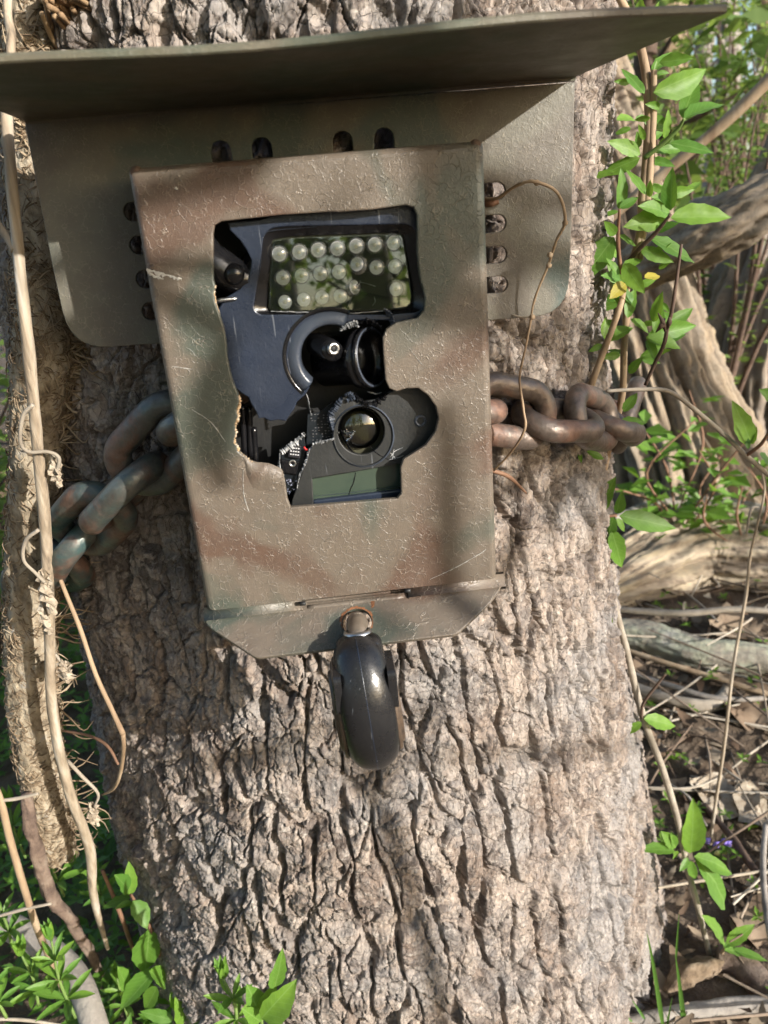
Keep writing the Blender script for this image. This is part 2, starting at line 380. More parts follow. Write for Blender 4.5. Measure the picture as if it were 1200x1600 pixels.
def leaf_mat(name, c0, c1, rib, trans=.45):
    t = NT(name); tc = t.n('TexCoord'); sx = t.n('SeparateXYZ'); t.l(tc.outputs['Object'], sx.inputs[0]); ay = t.math('ABSOLUTE', sx.outputs[1])
    oi = t.n('ObjectInfo'); base = t.mixc(oi.outputs['Random'], c0, c1)
    n = t.noise(t.obj(), 7, 4, .6); base = t.mixc(t.maprange(n, .35, .7, 0, .4), base, tuple(x * .72 for x in c0))
    # side veins sweeping to the tip
    w = t.math('SINE', t.math('MULTIPLY', t.math('SUBTRACT', sx.outputs[0], t.math('MULTIPLY', ay, 1.1)), 58.0)); vein = t.maprange(w, .80, 1.0, 0, .24)
    mid = t.maprange(ay, .005, .013, .5, 0); base = t.mixc(t.math('MAXIMUM', vein, mid), base, rib)
    di = t.n('BsdfDiffuse'); t.l(base, di.inputs[0]); tr = t.n('BsdfTranslucent'); t.l(t.mixc(.5, base, (c1[0] * 1.5, c1[1] * 1.25, c1[2])), tr.inputs[0])
    gl = t.n('BsdfGlossy'); gl.inputs[0].default_value = (1, 1, 1, 1); gl.inputs[1].default_value = .5
    m1 = t.n('MixShader'); m1.inputs[0].default_value = trans; t.l(di.outputs[0], m1.inputs[1]); t.l(tr.outputs[0], m1.inputs[2])
    lw = t.n('LayerWeight'); lw.inputs[0].default_value = .5; m2 = t.n('MixShader'); t.l(t.math('MULTIPLY_ADD', t.math('POWER', lw.outputs['Facing'], 3.0), .10, .018), m2.inputs[0]); t.l(m1.outputs[0], m2.inputs[1]); t.l(gl.outputs[0], m2.inputs[2])
    t.l(m2.outputs[0], t.out.inputs[0]); return t.m
LEAF = leaf_mat('green_leaf', (.085, .215, .030), (.190, .345, .040), (.25, .40, .11))
LEAF_Y = leaf_mat('yellow_leaf', (.34, .30, .04), (.42, .36, .05), (.5, .45, .12))
LEAF_W = leaf_mat('woodland_leaf', (.13, .23, .050), (.22, .33, .070), (.24, .35, .1), .55)
LEAF_D = leaf_mat('dark_ground_leaf', (.075, .170, .036), (.13, .26, .045), (.16, .28, .07), .4)
GRASS = leaf_mat('grass_blade', (.075, .180, .030), (.11, .23, .04), (.12, .25, .06), .4)
DEAD = pmat('dead_leaf', [(.10, .065, .042), (.20, .145, .10), (.36, .29, .21)], 9, rough=.85, bump=.0006)
def rand_mat(name, stops, rough=.85, bump=.0006, scale=30):
    t = NT(name); r = t.attr('tint'); v = t.obj(); c = t.ramp(r, stops); c = t.mixc(t.maprange(t.noise(v, scale, 4, .6), .35, .7, 0, .5), c, (.07, .05, .035))
    return t.done(c, rough, 0, t.bump(t.noise(v, scale * 8, 4, .6), bump), Specular_IOR_Level=.25)
LITTER = rand_mat('leaf_litter', [(0, (.10, .062, .040)), (.3, (.17, .115, .078)), (.55, (.24, .18, .125)), (.8, (.36, .29, .21)), (1, (.48, .42, .33))])
TWIGS = rand_mat('twig_litter', [(0, (.12, .08, .055)), (.4, (.26, .20, .15)), (.8, (.42, .36, .28)), (1, (.5, .45, .38))])
STALK = pmat('dry_stalk', [(.12, .098, .075), (.27, .215, .155), (.38, .32, .245), (.43, .40, .355)], 160, stretch=(1, 1, .07), rough=.75, bump=.0012, bscale=300)
STEM_TAN = pmat('tan_stem', [(.19, .125, .08), (.33, .24, .155), (.44, .35, .25)], 60, stretch=(1, 1, .15), rough=.7, bump=.0003)
STEM_RED = pmat('reddish_stem', [(.16, .085, .055), (.26, .15, .095)], 60, rough=.65, bump=.0002)
STEM_DARK = pmat('dark_twig', [(.07, .045, .035), (.14, .095, .07)], 80, rough=.8, bump=.0004)
STEM_GREY = pmat('grey_wood', [(.15, .135, .12), (.26, .235, .21), (.36, .33, .29)], 40, stretch=(1, 1, .5), rough=.9, bump=.0012)
STEM_PALE = pmat('pale_twig', [(.20, .17, .135), (.38, .335, .275)], 60, rough=.8, bump=.0003)
STEM_GREEN = pmat('green_stem', [(.10, .17, .045), (.15, .22, .06)], 60, rough=.6, bump=0)
VINE = pmat('hairy_vine_bark', [(.10, .078, .055), (.25, .20, .14), (.38, .32, .235), (.31, .295, .275)], 130, stretch=(1, 1, .5), rough=.95, bump=.002, bscale=330)
ROOTLET = rand_mat('rootlets', [(0, (.15, .105, .065)), (.5, (.27, .20, .13)), (1, (.42, .34, .24))], .9, 0)
ROOT = pmat('brown_root', [(.13, .080, .045), (.25, .165, .095), (.38, .28, .17)], 40, rough=.8, bump=.0004)
ROOT_DARK = pmat('dark_root', [(.08, .055, .045), (.16, .115, .09), (.24, .19, .15)], 60, rough=.95, bump=.0022, bscale=160)
MOSSY = pmat('mossy_log_bark', [(.12, .11, .09), (.22, .20, .165), (.28, .29, .22), (.38, .36, .31)], 26, rough=.95, bump=.004, bscale=60)
SHRED = pmat('shredded_bark', [(.10, .075, .055), (.25, .20, .15), (.38, .32, .24), (.46, .38, .26)], 50, stretch=(.25, 1, 1), rough=.95, bump=.003, bscale=90)
SOIL = pmat('soil', [(.055, .040, .028), (.12, .088, .062), (.20, .155, .115)], 22, rough=1, bump=.012, bscale=45)
PETAL = pmat('violet_petal', [(.22, .16, .55), (.30, .24, .62)], 100, rough=.6, bump=0)
PETAL_Y = pmat('yellow_petal', [(.55, .52, .16), (.62, .6, .25)], 100, rough=.6, bump=0)
CURL = pmat('dried_leaf', [(.22, .17, .12), (.36, .30, .23), (.46, .41, .33)], 140, rough=.9, bump=.0008)
# ================================================================== the setting
GZ = -0.505
def ground_h(x, y):
    far = np.hypot(x, y)
    h = GZ + .022 * fbm(x * 2.1, y * 2.1, 3, 4) + .010 * fbm(x * 9, y * 9, 8, 3)
    h = h + .055 * sstep(.3, 1.2, y) + .9 * sstep(4, 40, far) + .25 * fbm(x * .12, y * .12, 5, 3) * sstep(3, 14, far)
    return h
def make_ground():
    a = np.sinh(np.linspace(-4.6, 4.6, 331)) / np.sinh(4.6) * 90
    X, Y = np.meshgrid(a, a, indexing='ij'); Z = ground_h(X, Y); n = len(a)
    V = np.stack([X, Y, Z], -1).reshape(-1, 3); i = np.arange(n * n).reshape(n, n)
    F = np.stack([i[:-1, :-1], i[1:, :-1], i[1:, 1:], i[:-1, 1:]], -1).reshape(-1, 4)
    tag(mesh_obj('ground', V, F, SOIL), 'brown woodland soil strewn with dead leaves', kind='structure')
make_ground()

def bark_height(u, v, S=1.0, deep=1.0):
    """plates, furrows and flakes of rough bark; returns height, plate tint, flake tint"""
    w1 = fbm(u / (.030 * S), v / (.060 * S), 1, 3); w2 = fbm(u / (.030 * S) + 9, v / (.05 * S), 2, 3)
    w3 = fbm(u / (.006 * S), v / (.008 * S), 4, 4); w4 = fbm(u / (.006 * S) + 5, v / (.008 * S), 6, 4)
    uu = u + S * (.0080 * w1 + .0013 * w3); vv = v + S * (.014 * w2 + .0016 * w4)
    fA, eA, rA, qA, oxA, oyA = voro(uu / (.0250 * S), vv / (.100 * S), 11, .9)
    wid = np.clip(.15 + .17 * w2 + .05 * w3, .03, .30)
    fur = sstep(wid * .35, wid, eA); rank = np.clip(.75 + .6 * w2, .25, 1.1)
    h = -.0086 * S * deep * (1 - fur) * rank
    # blocks of the ridges: flat tops at different levels, tilted, sharp cracks between
    fB, eB, rB, qB, oxB, oyB = voro(uu / (.0175 * S) + .14 * w4, vv / (.0330 * S) + 31 + .14 * w3, 23, 1.0)
    fB2, eB2, rB2, qB2, ox2, oy2 = voro(uu / (.032 * S) + 7 + .08 * w4, vv / (.050 * S) + 3 + .08 * w3, 29, 1.0)
    crack = 1 - sstep(.015, .060, eB); crack2 = 1 - sstep(.012, .050, eB2)
    h = h - S * (.0044 * crack * np.clip(1.6 * rB - .2, 0, 1) + .0046 * crack2)
    h = h + S * (.0015 * (qB - .5) + .0014 * (qB2 - .5) + .0022 * (rB2 - .3) * oyB + .0014 * (rB - .5) * oxB + .0010 * (rA - .5) * ox2)
    # flakes
    fC, eC, rC, qC, oxC, oyC = voro(uu / (.0085 * S) + .3 * w4, vv / (.0085 * S) + .3 * w3, 41, 1.0)
    h = h + S * (.0006 * (qC - .5) + .0009 * (rC - .4) * oyC - .0009 * (1 - sstep(.01, .07, eC)) * (rC > .4))
    # peeling layers: terraces with sharp steps
    q = fbm(uu / (.019 * S), vv / (.015 * S), 51, 5, .5) * 5.5; fr = q - np.floor(q); st = np.floor(q) + sstep(.86, 1.0, fr); h = h + S * .0009 * st
    lay = _h(np.floor(q + .08), rB2 * 97 + rB * 31, 5)
    q = fbm(uu / (.0085 * S) + 3, vv / (.0055 * S), 57, 4, .5) * 3.4; h = h + S * .0005 * (np.floor(q) + sstep(.75, 1.0, q - np.floor(q)))
    h = h + S * .0007 * fbm(u / (.0012 * S) + w3, v / (.0070 * S), 61, 3) + S * .0003 * fbm(u / (.0019 * S), v / (.0019 * S), 63, 3)
    return h, np.clip(.45 * rB + .25 * rB2 + .30 * lay, 0, 1), np.clip(.35 * rC + .4 * lay + .25 * (.5 + .7 * w3), 0, 1)

def make_trunk():
    nu, nv = 860, 1130
    t = np.linspace(0, 1, nu - 70); front = np.radians(-90 - 75 + 150 * t); back = np.radians(np.linspace(-15, 195, 72)[1:-1])
    ang = np.concatenate([front, back]); nu = len(ang)
    z = np.concatenate([np.linspace(-.62, -.50, 40, endpoint=False), np.linspace(-.50, .30, nv - 70, endpoint=False), np.linspace(.30, 1.6, 30)]); nv = len(z)
    A, Zg = np.meshgrid(ang, z, indexing='xy')
    cx, cy, r = trunk_c(np.clip(Zg, -.9, .8)); u = (A + np.pi / 2) * .215; v = Zg
    low = sstep(-.30, -.58, Zg)
    r = r + .006 * fbm(np.cos(A) * 2, np.sin(A) * 2 + Zg * 4, 71, 3) + low * .012 * np.cos(5 * A + .6)
    h, pl, fl = bark_height(u, v, .82)
    R = r + h + .001
    # press the bark flat where the steel plate sits against it
    X = cx + R * np.cos(A); Y = cy + R * np.sin(A)
    V = np.stack([X, Y, Zg], -1).reshape(-1, 3); i = np.arange(nu * nv).reshape(nv, nu); j = np.roll(i, -1, 1)
    F = np.stack([i[:-1], j[:-1], j[1:], i[1:]], -1).reshape(-1, 4)
    th = thing('tree', (0.04, .29, GZ), 'large foreground tree with rough plated bark carrying the steel box', 'tree')
    mesh_obj('trunk', V, F, BARK, th, attrs={'plate': pl, 'flake': fl})
make_trunk()

def ridged_log(name, parent, P, R, mat, seg=90, n=40, S=1.0, ridges=9, depth=.12, seed=0, twist=0.0):
    """background trunk or log with running ridges"""
    Pc = catmull(P, max(2, n // (len(P) - 1))); Rr = np.interp(np.linspace(0, 1, len(Pc)), np.linspace(0, 1, len(R)), R)
    T, N, B = frames(Pc); a = np.linspace(0, 2 * np.pi, seg, endpoint=False)
    L = np.concatenate([[0], np.cumsum(np.linalg.norm(np.diff(Pc, axis=0), axis=1))]); rm = Rr.mean()
    A, LL = np.meshgrid(a, L); k = ridges
    w = 1.1 * fbm(np.cos(A) * 1.2 + seed, np.sin(A) * 1.2 + LL / (rm * 3), seed, 3)
    ph = (A * k + w * 2.6 + twist * LL / rm); rid = np.abs(np.sin(ph / 2)) ** .7
    ph2 = A * k * 2.3 + 3 * fbm(np.cos(A) * 2, np.sin(A) * 2 + LL / rm, seed + 9, 3); rid2 = np.abs(np.sin(ph2 / 2))
    fl = fbm(A * k * 1.2, LL / (rm * .5), seed + 4, 4); fine = fbm(A * 14, LL / (rm * .12), seed + 6, 4)
    rr = Rr[:, None] * (1 + depth * (rid - .6) + depth * .35 * (rid2 - .5) + depth * .35 * fl + depth * .18 * fine)
    V = (Pc[:, None] + rr[..., None] * (np.cos(a)[None, :, None] * N[:, None] + np.sin(a)[None, :, None] * B[:, None])).reshape(-1, 3)
    m = len(Pc); i = np.arange(m * seg).reshape(m, seg); j = np.roll(i, -1, 1)
    F = np.stack([i[:-1], i[1:], j[1:], j[:-1]], -1).reshape(-1, 4)
    V = np.concatenate([V, Pc[:1], Pc[-1:]]); c0, c1 = len(V) - 2, len(V) - 1
    F = np.concatenate([F, np.stack([i[0], j[0], np.full(seg, c0), np.full(seg, c0)], -1)[:, :4]]) if False else F
    pl = np.concatenate([np.clip(.5 + .5 * fl, 0, 1).ravel(), [.5, .5]]); fk = np.concatenate([np.clip(.5 + .5 * fine, 0, 1).ravel(), [.5, .5]])
    o = mesh_obj(name, V, F, mat, parent, attrs={'plate': pl, 'flake': fk})
    return o

def gpt(x, y, lift=0.0):
    """where a pixel's ray meets the ground"""
    v = ray(x, y); k = .3
    while k < 60:
        p = CAM + v * k
        if p[2] < float(ground_h(np.array(p[0]), np.array(p[1]))) + lift: return p
        k += .004 if k < 3 else .05
    return p

# leaning tree with sunlit ridges right behind the big trunk
b = gpt(1085, 800); th = thing('tree', b, 'leaning tree with pale sunlit ridged bark behind the chain', 'tree', 'trees standing in the background')
top = atd(905, 250, 1.62)
ridged_log('trunk', th, [b + np.array([.03, .02, -.12]), b + np.array([-.01, .06, .02]), b * .62 + top * .38 + np.array([0, .03, 0]), top, top * 2 - b + np.array([0, .2, .4])],
           [.27, .185, .135, .125, .11], BARK_TAN, 260, 150, ridges=19, depth=.26, seed=3, twist=.25)
# fluted grey trunk at the right border
b = gpt(1185, 690); th = thing('tree', b, 'fluted grey tree trunk at the right border of the photo', 'tree', 'trees standing in the background')
ridged_log('trunk', th, [b + np.array([.05, .1, -.15]), b + np.array([.05, .12, .05]), b + np.array([.05, .10, .33]), b + np.array([.20, .14, .85]), b + np.array([.8, .3, 2.4])],
           [.20, .165, .135, .085, .05], BARK_GREY, 200, 120, ridges=12, depth=.26, seed=8, twist=.05)
# gnarled limbs lying across it
p0, p1, p2 = atd(985, 425, 1.18), atd(1090, 375, 1.08), atd(1240, 300, 1.0)
th = thing('fallen_limb', p1, 'thick gnarled dead limb lying against the fluted grey trunk', 'branch')
ridged_log('branch', th, [p0 + np.array([-.06, .08, -.06]), p0, p1, p2, p2 + np.array([.2, -.1, .08])], [.016, .032, .036, .034, .03], BARK_TAN, 90, 90, ridges=5, depth=.30, seed=21, twist=.8)
p0, p1, p2 = atd(1085, 325, 1.22), atd(1150, 318, 1.1), atd(1250, 272, 1.0)
th = thing('fallen_limb', p1, 'thinner upper dead limb above the thick gnarled one', 'branch')
ridged_log('branch', th, [p0, p1, p2, p2 + np.array([.2, -.1, .05])], [.012, .018, .02, .018], BARK_GREY, 60, 60, ridges=4, depth=.3, seed=25, twist=.9)
p0, p1 = atd(1005, 296, 1.15), atd(1260, 72, 1.0)
th = thing('leaning_pole', p0, 'long smooth tan pole leaning diagonally behind the green sapling', 'branch')
V, F = tube([p0 + (p0 - p1) * .6, p0, (p0 + p1) / 2 + np.array([0, 0, -.006]), p1, p1 * 2 - p0], [.0072, .0075, .008, .009, .010], 14, 12, .12, 4)
mesh_obj('branch', V, F, STEM_TAN, th)

# logs and branches on the ground to the right
def ground_stick(name, px, R, mat, label, lift=0.02, seg=12, wob=.2, ridg=None, cat='branch', group=None, seed=0):
    pts = [gpt(x, y, lift) if len(q) == 2 else None for q in px for (x, y) in [q[:2]]]
    th = thing(name, pts[0], label, cat, group)
    if ridg: ridged_log('bark', th, pts, R, mat, *ridg)
    else:
        V, F = tube(pts, R, seg, 10, wob, seed); mesh_obj('wood', V, F, mat, th)
    return th
ground_stick('fallen_log', [(940, 985), (1010, 998), (1090, 1022), (1160, 1030), (1260, 1045)], [.020, .026, .024, .024, .022], MOSSY, 'grey mossy log lying on the ground at the right', .02, ridg=(80, 90, 1, 6, .16, 31, .3), cat='log')
ground_stick('fallen_log', [(930, 930), (1010, 890), (1090, 868), (1170, 880), (1290, 890)], [.03, .055, .06, .055, .05], SHRED, 'stringy shredded yellowish log below the leaning tree', .03, ridg=(120, 120, 1, 11, .28, 36, .6), cat='log')
ground_stick('fallen_log', [(960, 868), (1040, 838), (1130, 820), (1260, 850)], [.02, .032, .034, .03], SHRED, 'smaller shredded bark log behind the stringy log', .07, ridg=(90, 100, 1, 8, .3, 39, .9), cat='log')
ground_stick('fallen_branch', [(950, 815), (1030, 788), (1120, 785), (1200, 800), (1300, 820)], [.008, .011, .011, .012, .012], STEM_GREY, 'thin grey branch at the foot of the leaning tree', .10, seed=2)
ground_stick('fallen_branch', [(930, 948), (1010, 956), (1080, 958), (1160, 952), (1300, 965)], [.004, .005, .0055, .005, .005], STEM_PALE, 'straight pale stick above the mossy log', .05, seed=3)
ground_stick('fallen_branch', [(960, 1060), (1020, 1085), (1080, 1100), (1120, 1098), (1140, 1070)], [.008, .007, .007, .008, .006], STEM_PALE, 'crooked knobbly pale branch below the mossy log', .015, wob=.45, seed=4)
ground_stick('fallen_branch', [(975, 1015), (1060, 1042), (1140, 1066), (1240, 1098)], [.0035, .004, .004, .004], STEM_TAN, 'long thin tan stick slanting below the mossy log', .03, seed=5)
ground_stick('fallen_branch', [(980, 1050), (1050, 1072), (1130, 1092), (1240, 1088)], [.003, .0038, .0035, .003], STEM_GREY, 'thin grey stick under the long tan stick', .02, seed=6)
ground_stick('fallen_branch', [(970, 1598), (1040, 1586), (1110, 1576), (1170, 1570), (1260, 1572)], [.004, .0065, .0075, .008, .008], STEM_GREY, 'smooth grey branch along the bottom right corner', .012, seed=7)
ground_stick('fallen_branch', [(1100, 1258), (1145, 1310), (1180, 1360), (1230, 1400)], [.003, .004, .004, .003], STEM_DARK, 'dark twig slanting past the violet flower', .02, seed=8)
ground_stick('fallen_branch', [(1196, 1290), (1192, 1350), (1197, 1420), (1206, 1470)], [.0028, .003, .003, .003], STEM_GREY, 'upright grey twig at the right border', .05, seed=9)
ground_stick('fallen_branch', [(1120, 1500), (1155, 1510), (1190, 1540), (1230, 1580)], [.012, .014, .013, .012], ROOT_DARK, 'stout dark root end in the lower right corner', .008, wob=.4, seed=10)
p = gpt(1083, 1527, .01); th = thing('wood_chunk', p, 'rounded pale brown wood chunk at the foot of the tree', 'wood chunk')
V, F = tube([p + np.array([-.03, -.01, .0]), p + np.array([-.012, 0, .006]), p + np.array([.012, .005, .005]), p + np.array([.03, .01, -.002])], [.003, .010, .009, .004], 24, 8, .9, 12); mesh_obj('wood', V, F, pmat('weathered_wood', [(.08, .055, .036), (.20, .145, .095), (.32, .25, .18)], 90, rough=.9, bump=.002), th)

# trees further back in the wood
def far_tree(px, py, dist, r, lean, mat, label, seed):
    b = atd(px, py, dist); b[2] = float(ground_h(np.array(b[0]), np.array(b[1])))
    th = thing('tree', b, label, 'tree', 'trees standing in the background'); rs = random.Random(seed)
    H = r * 55; ax = [b + np.array([lean * H * t + rs.uniform(-1, 1) * r * .8, rs.uniform(-1, 1) * r, H * t - .1]) for t in (0, .12, .3, .5, .75, 1)]
    mb = MB(); mb.add(*tube(ax, [r * 1.5, r, r * .9, r * .75, r * .45, r * .12], 20, 8, .12, seed)); pc = catmull(ax, 8)
    tips = []
    for k in range(16):
        i = rs.randrange(10, len(pc)); a = rs.uniform(0, 6.28); L = H * rs.uniform(.12, .3); d = np.array([math.cos(a), math.sin(a), rs.uniform(.2, .9)])
        q = [pc[i], pc[i] + d * L * .5 + np.array([0, 0, -.02 * L]), pc[i] + d * L + np.array([0, 0, .1 * L])]; mb.add(*tube(q, [r * .22, r * .14, r * .04], 6, 4)); tips.append((q, L))
    mb.build('trunk', mat, th)
    V = []; F = []; tn = []
    for q, L in tips:
        for k in range(70):
            t = rs.random(); c = q[0] * (1 - t) + q[2] * t + np.array([rs.gauss(0, .22 * L), rs.gauss(0, .22 * L), rs.gauss(0, .2 * L)]); s = rs.uniform(.03, .06) * (1 + r)
            u = np.array([rs.gauss(0, 1), rs.gauss(0, 1), rs.gauss(0, .5)]); u /= np.linalg.norm(u); w = np.cross(u, [rs.gauss(0, 1), rs.gauss(0, 1), rs.gauss(0, 1)]); w /= np.linalg.norm(w) + 1e-9
            bI = len(V); V += [c - u * s, c + w * s * .4, c + u * s, c - w * s * .4]; F.append((bI, bI + 1, bI + 2, bI + 3))
    o = mesh_obj('crown', V, F, LEAF_W, th, smooth=False); o['kind'] = 'stuff'
far_tree(1022, 330, 3.6, .085, .02, BARK_T2 if False else STEM_TAN, 'pinkish tan tree trunk above the right tip of the hood', 1)
far_tree(975, 330, 2.6, .045, .03, STEM_DARK, 'slim dark trunk just right of the big trunk, under the hood', 2)
far_tree(1120, 330, 6.5, .10, -.03, STEM_GREY, 'grey trunk far back in the wood, left of the right border', 3)
far_tree(1085, 330, 9.5, .12, .03, STEM_GREY, 'slim far tree in the hazy wood under the hood tip', 4)
far_tree(1190, 330, 8.0, .11, -.04, STEM_TAN, 'tan far tree at the top right corner', 5)
far_tree(1250, 330, 12, .16, .0, STEM_GREY, 'broad far tree beyond the top right corner', 6)
far_tree(965, 330, 11, .15, .02, STEM_GREY, 'far tree seen beside the big trunk at the top', 7)
far_tree(20, 900, 1.9, .06, -.05, STEM_DARK, 'dark trunk in the green gap left of the hairy vine', 8)

# shrubs of the understorey
def shrub(px, py, dist, h, n, spread, mat, label, seed, ls=.016, stem=STEM_DARK):
    b = atd(px, py, dist); b[2] = float(ground_h(np.array(b[0]), np.array(b[1]))); rs = random.Random(seed)
    th = thing('shrub', b, label, 'shrub', 'shrubs of the understorey'); mb = MB(); V = []; F = []
    for k in range(n):
        a = rs.uniform(0, 6.28); d = np.array([math.cos(a) * spread, math.sin(a) * spread, 0]) * rs.uniform(.3, 1); H = h * rs.uniform(.6, 1)
        q = [b, b + d * .3 + np.array([0, 0, H * .35]), b + d * .7 + np.array([rs.uniform(-.05, .05), 0, H * .7]), b + d + np.array([rs.uniform(-.1, .1), 0, H])]
        mb.add(*tube(q, [.0045 * h / .8, .0035 * h / .8, .0025, .001], 6, 5)); pc = catmull(q, 8)
        for s in range(int((60 if dist < 2.6 else 44) * h / .8)):
            i = rs.randrange(6, len(pc)); c = pc[i]; a = rs.uniform(0, 6.28); u = np.array([math.cos(a), math.sin(a), rs.uniform(-.2, .6)]); u /= np.linalg.norm(u); L = ls * rs.uniform(.7, 1.5)
            w = np.cross(u, [rs.gauss(0, .4), rs.gauss(0, .4), 1]); w /= np.linalg.norm(w); c = c + u * L * .4; bI = len(V); up = np.cross(w, u) * L * .12
            V += [c, c + u * L * .5 + w * L * .3 + up, c + u * L, c + u * L * .5 - w * L * .3 + up, c + u * L * .5]; F += [(bI, bI + 4, bI + 1), (bI + 1, bI + 4, bI + 2), (bI, bI + 3, bI + 4), (bI + 3, bI + 2, bI + 4)]
    mb.build('stems', stem, th); o = mesh_obj('foliage', V, F, mat, th, smooth=False); o['kind'] = 'stuff'
shrub(1120, 300, 2.8, 1.5, 12, .55, LEAF_W, 'bright green shrub between the far trunks under the hood tip', 43, .032)
shrub(1180, 250, 3.2, 1.9, 13, .6, LEAF_W, 'bright leafy shrub at the top right corner', 44, .036)
shrub(1130, 420, 1.55, 1.15, 8, .35, LEAF_W, 'airy green shrub left of the fluted grey trunk', 31)
shrub(1190, 400, 2.2, 1.5, 9, .5, LEAF_W, 'tall airy shrub behind the fluted grey trunk', 32, .022)
shrub(1040, 430, 2.0, 1.0, 8, .4, LEAF_W, 'pale green shrub behind the green sapling', 33, .022)
shrub(1000, 420, 3.0, 1.6, 10, .7, LEAF_W, 'far pale shrub right beside the big trunk', 34, .03)
shrub(1110, 400, 3.6, 1.7, 12, .9, LEAF_W, 'wide far shrub in the middle of the wood', 35, .035)
shrub(1200, 400, 4.5, 2.0, 12, 1.0, LEAF_W, 'far shrub at the right border of the wood', 36, .04)
shrub(1060, 420, 5.5, 2.1, 12, 1.2, LEAF_W, 'pale far shrub deep in the wood', 37, .045)
shrub(1070, 560, 1.25, .32, 6, .10, LEAF, 'small bright sprig in front of the leaning tree', 38, .03, STEM_RED)
shrub(1180, 790, 1.3, .22, 6, .12, LEAF, 'low green sprig at the foot of the fluted trunk', 39, .026, STEM_RED)
shrub(-20, 1000, 1.2, .55, 10, .3, LEAF_W, 'leafy green shrub behind the hairy vine at the left border', 40, .03)
shrub(80, 1050, 1.7, .6, 10, .4, LEAF_W, 'leafy green shrub in the gap between vine and big trunk', 41, .03)
shrub(-80, 900, 2.2, 1.1, 10, .5, LEAF_W, 'taller pale shrub far behind the left border', 42, .035)

# dead leaves on the ground
def litter(n, x0, x1, y0, y1, smin, smax, seed, name, label):
    g = np.random.default_rng(seed); V = []; F = []; T = []
    X = g.uniform(x0, x1, n); Y = g.uniform(y0, y1, n); Z = ground_h(X, Y)
    for k in range(n):
        cx, cy, r = trunk_c(-.5)
        if math.hypot(X[k] - cx, Y[k] - cy) < r - .01: continue
        L = g.uniform(smin, smax); W = L * g.uniform(.3, .5); a = g.uniform(0, 6.28); cu = g.uniform(-.5, .6); ti = g.normal(0, .35, 2); lift = g.uniform(.002, .016)
        b = len(V); t = g.random()
        for i in range(5):
            s = i / 4; w = W * math.sin(math.pi * min(.97, s * .92 + .05)) ** .8 * g.uniform(.75, 1.15)
            for q in (-1, 0, 1):
                lx = (s - .5) * L; ly = q * w * .5; lz = cu * L * ((s - .5) ** 2 * 1.6 - .2) + abs(q) * w * .25 * cu + lx * ti[0] + ly * ti[1]
                V.append((X[k] + lx * math.cos(a) - ly * math.sin(a), Y[k] + lx * math.sin(a) + ly * math.cos(a), Z[k] + lift + lz)); T.append(t)
        for i in range(4):
            for q in (0, 1): F.append((b + i * 3 + q, b + i * 3 + q + 1, b + i * 3 + q + 4, b + i * 3 + q + 3))
    o = mesh_obj(name, np.array(V), np.array(F), LITTER, attrs={'tint': T}); tag(o, label, 'leaf litter', kind='stuff')
litter(5600, .05, 1.6, -.05, 2.2, .012, .034, 1, 'leaf_litter', 'brown dead leaves covering the woodland floor nearby')
litter(3500, -1.2, 4.5, 1.6, 7, .05, .13, 2, 'leaf_litter', 'pale dead leaves on the floor deeper in the wood')
def twig_litter(n, seed):
    g = np.random.default_rng(seed); mb = MB(); T = []
    for k in range(n):
        x = g.uniform(.08, 1.5); y = g.uniform(0, 2.0); z = float(ground_h(np.array(x), np.array(y))) + g.uniform(.006, .03); L = g.uniform(.05, .34); a = g.uniform(0, 6.28); d = np.array([math.cos(a), math.sin(a), g.normal(0, .12)])
        p = np.array([x, y, z])
        if math.hypot(x - .04, y - .295) < .27: continue
        V, F = tube([p, p + d * L * .5 + g.normal(0, .004, 3), p + d * L], [.0014, .0016, .0008], 5, 4, caps=False); mb.add(V, F); T += [g.random()] * len(V)
    o = mesh_obj('twig_litter', mb.V, mb.F, TWIGS, attrs={'tint': T}); tag(o, 'small fallen twigs scattered among the dead leaves', 'twigs', kind='stuff')
twig_litter(1000, 4)
# ================================================================== steel box
T = 0.045
BW, BH = 0.0660, 0.1822
def bp(px, py, Y=0.0): p = at(px, py, Y); return (p[0], p[2])
def z1(x, y): return (300 + x / 2.857, 290 + y / 2.857)          # notes from the enlargements
def z2(x, y): return (430 + x / 4.444, 480 + y / 4.444)
box = thing('security_box', (0, T, 0), 'camouflage painted steel camera box with wide rain hood and smashed front opening', 'security box')

OPEN = [(95, 350), (94, 215), (100, 178), (130, 160), (400, 131), (620, 117), (660, 118), (800, 108), (955, 87), (990, 98), (1003, 130), (1005, 300), (1015, 400), (1038, 495), (1036, 555), (1005, 592),
        (910, 612), (868, 640), (851, 680), (855, 760), (864, 870), (880, 905), (912, 920), (958, 906), (1010, 905), (1055, 938), (1090, 990), (1101, 1040), (1086, 1100), (1042, 1160), (980, 1200),
        (945, 1222), (931, 1260), (935, 1375), (916, 1398), (560, 1428), (440, 1437), (426, 1400), (415, 1320), (400, 1272), (372, 1262), (340, 1245), (310, 1248), (280, 1238), (252, 1228), (232, 1208), (205, 1185), (200, 1160), (188, 1140),
        (196, 1110), (192, 1070), (204, 1030), (198, 1000), (212, 962), (205, 930), (186, 885), (170, 830), (158, 770), (152, 690), (142, 632), (128, 590), (118, 560), (104, 520), (98, 480), (103, 450), (96, 420)]
open_xz = [bp(*z1(*p)) for p in OPEN]
open_xz = open_xz[::-1] if False else open_xz

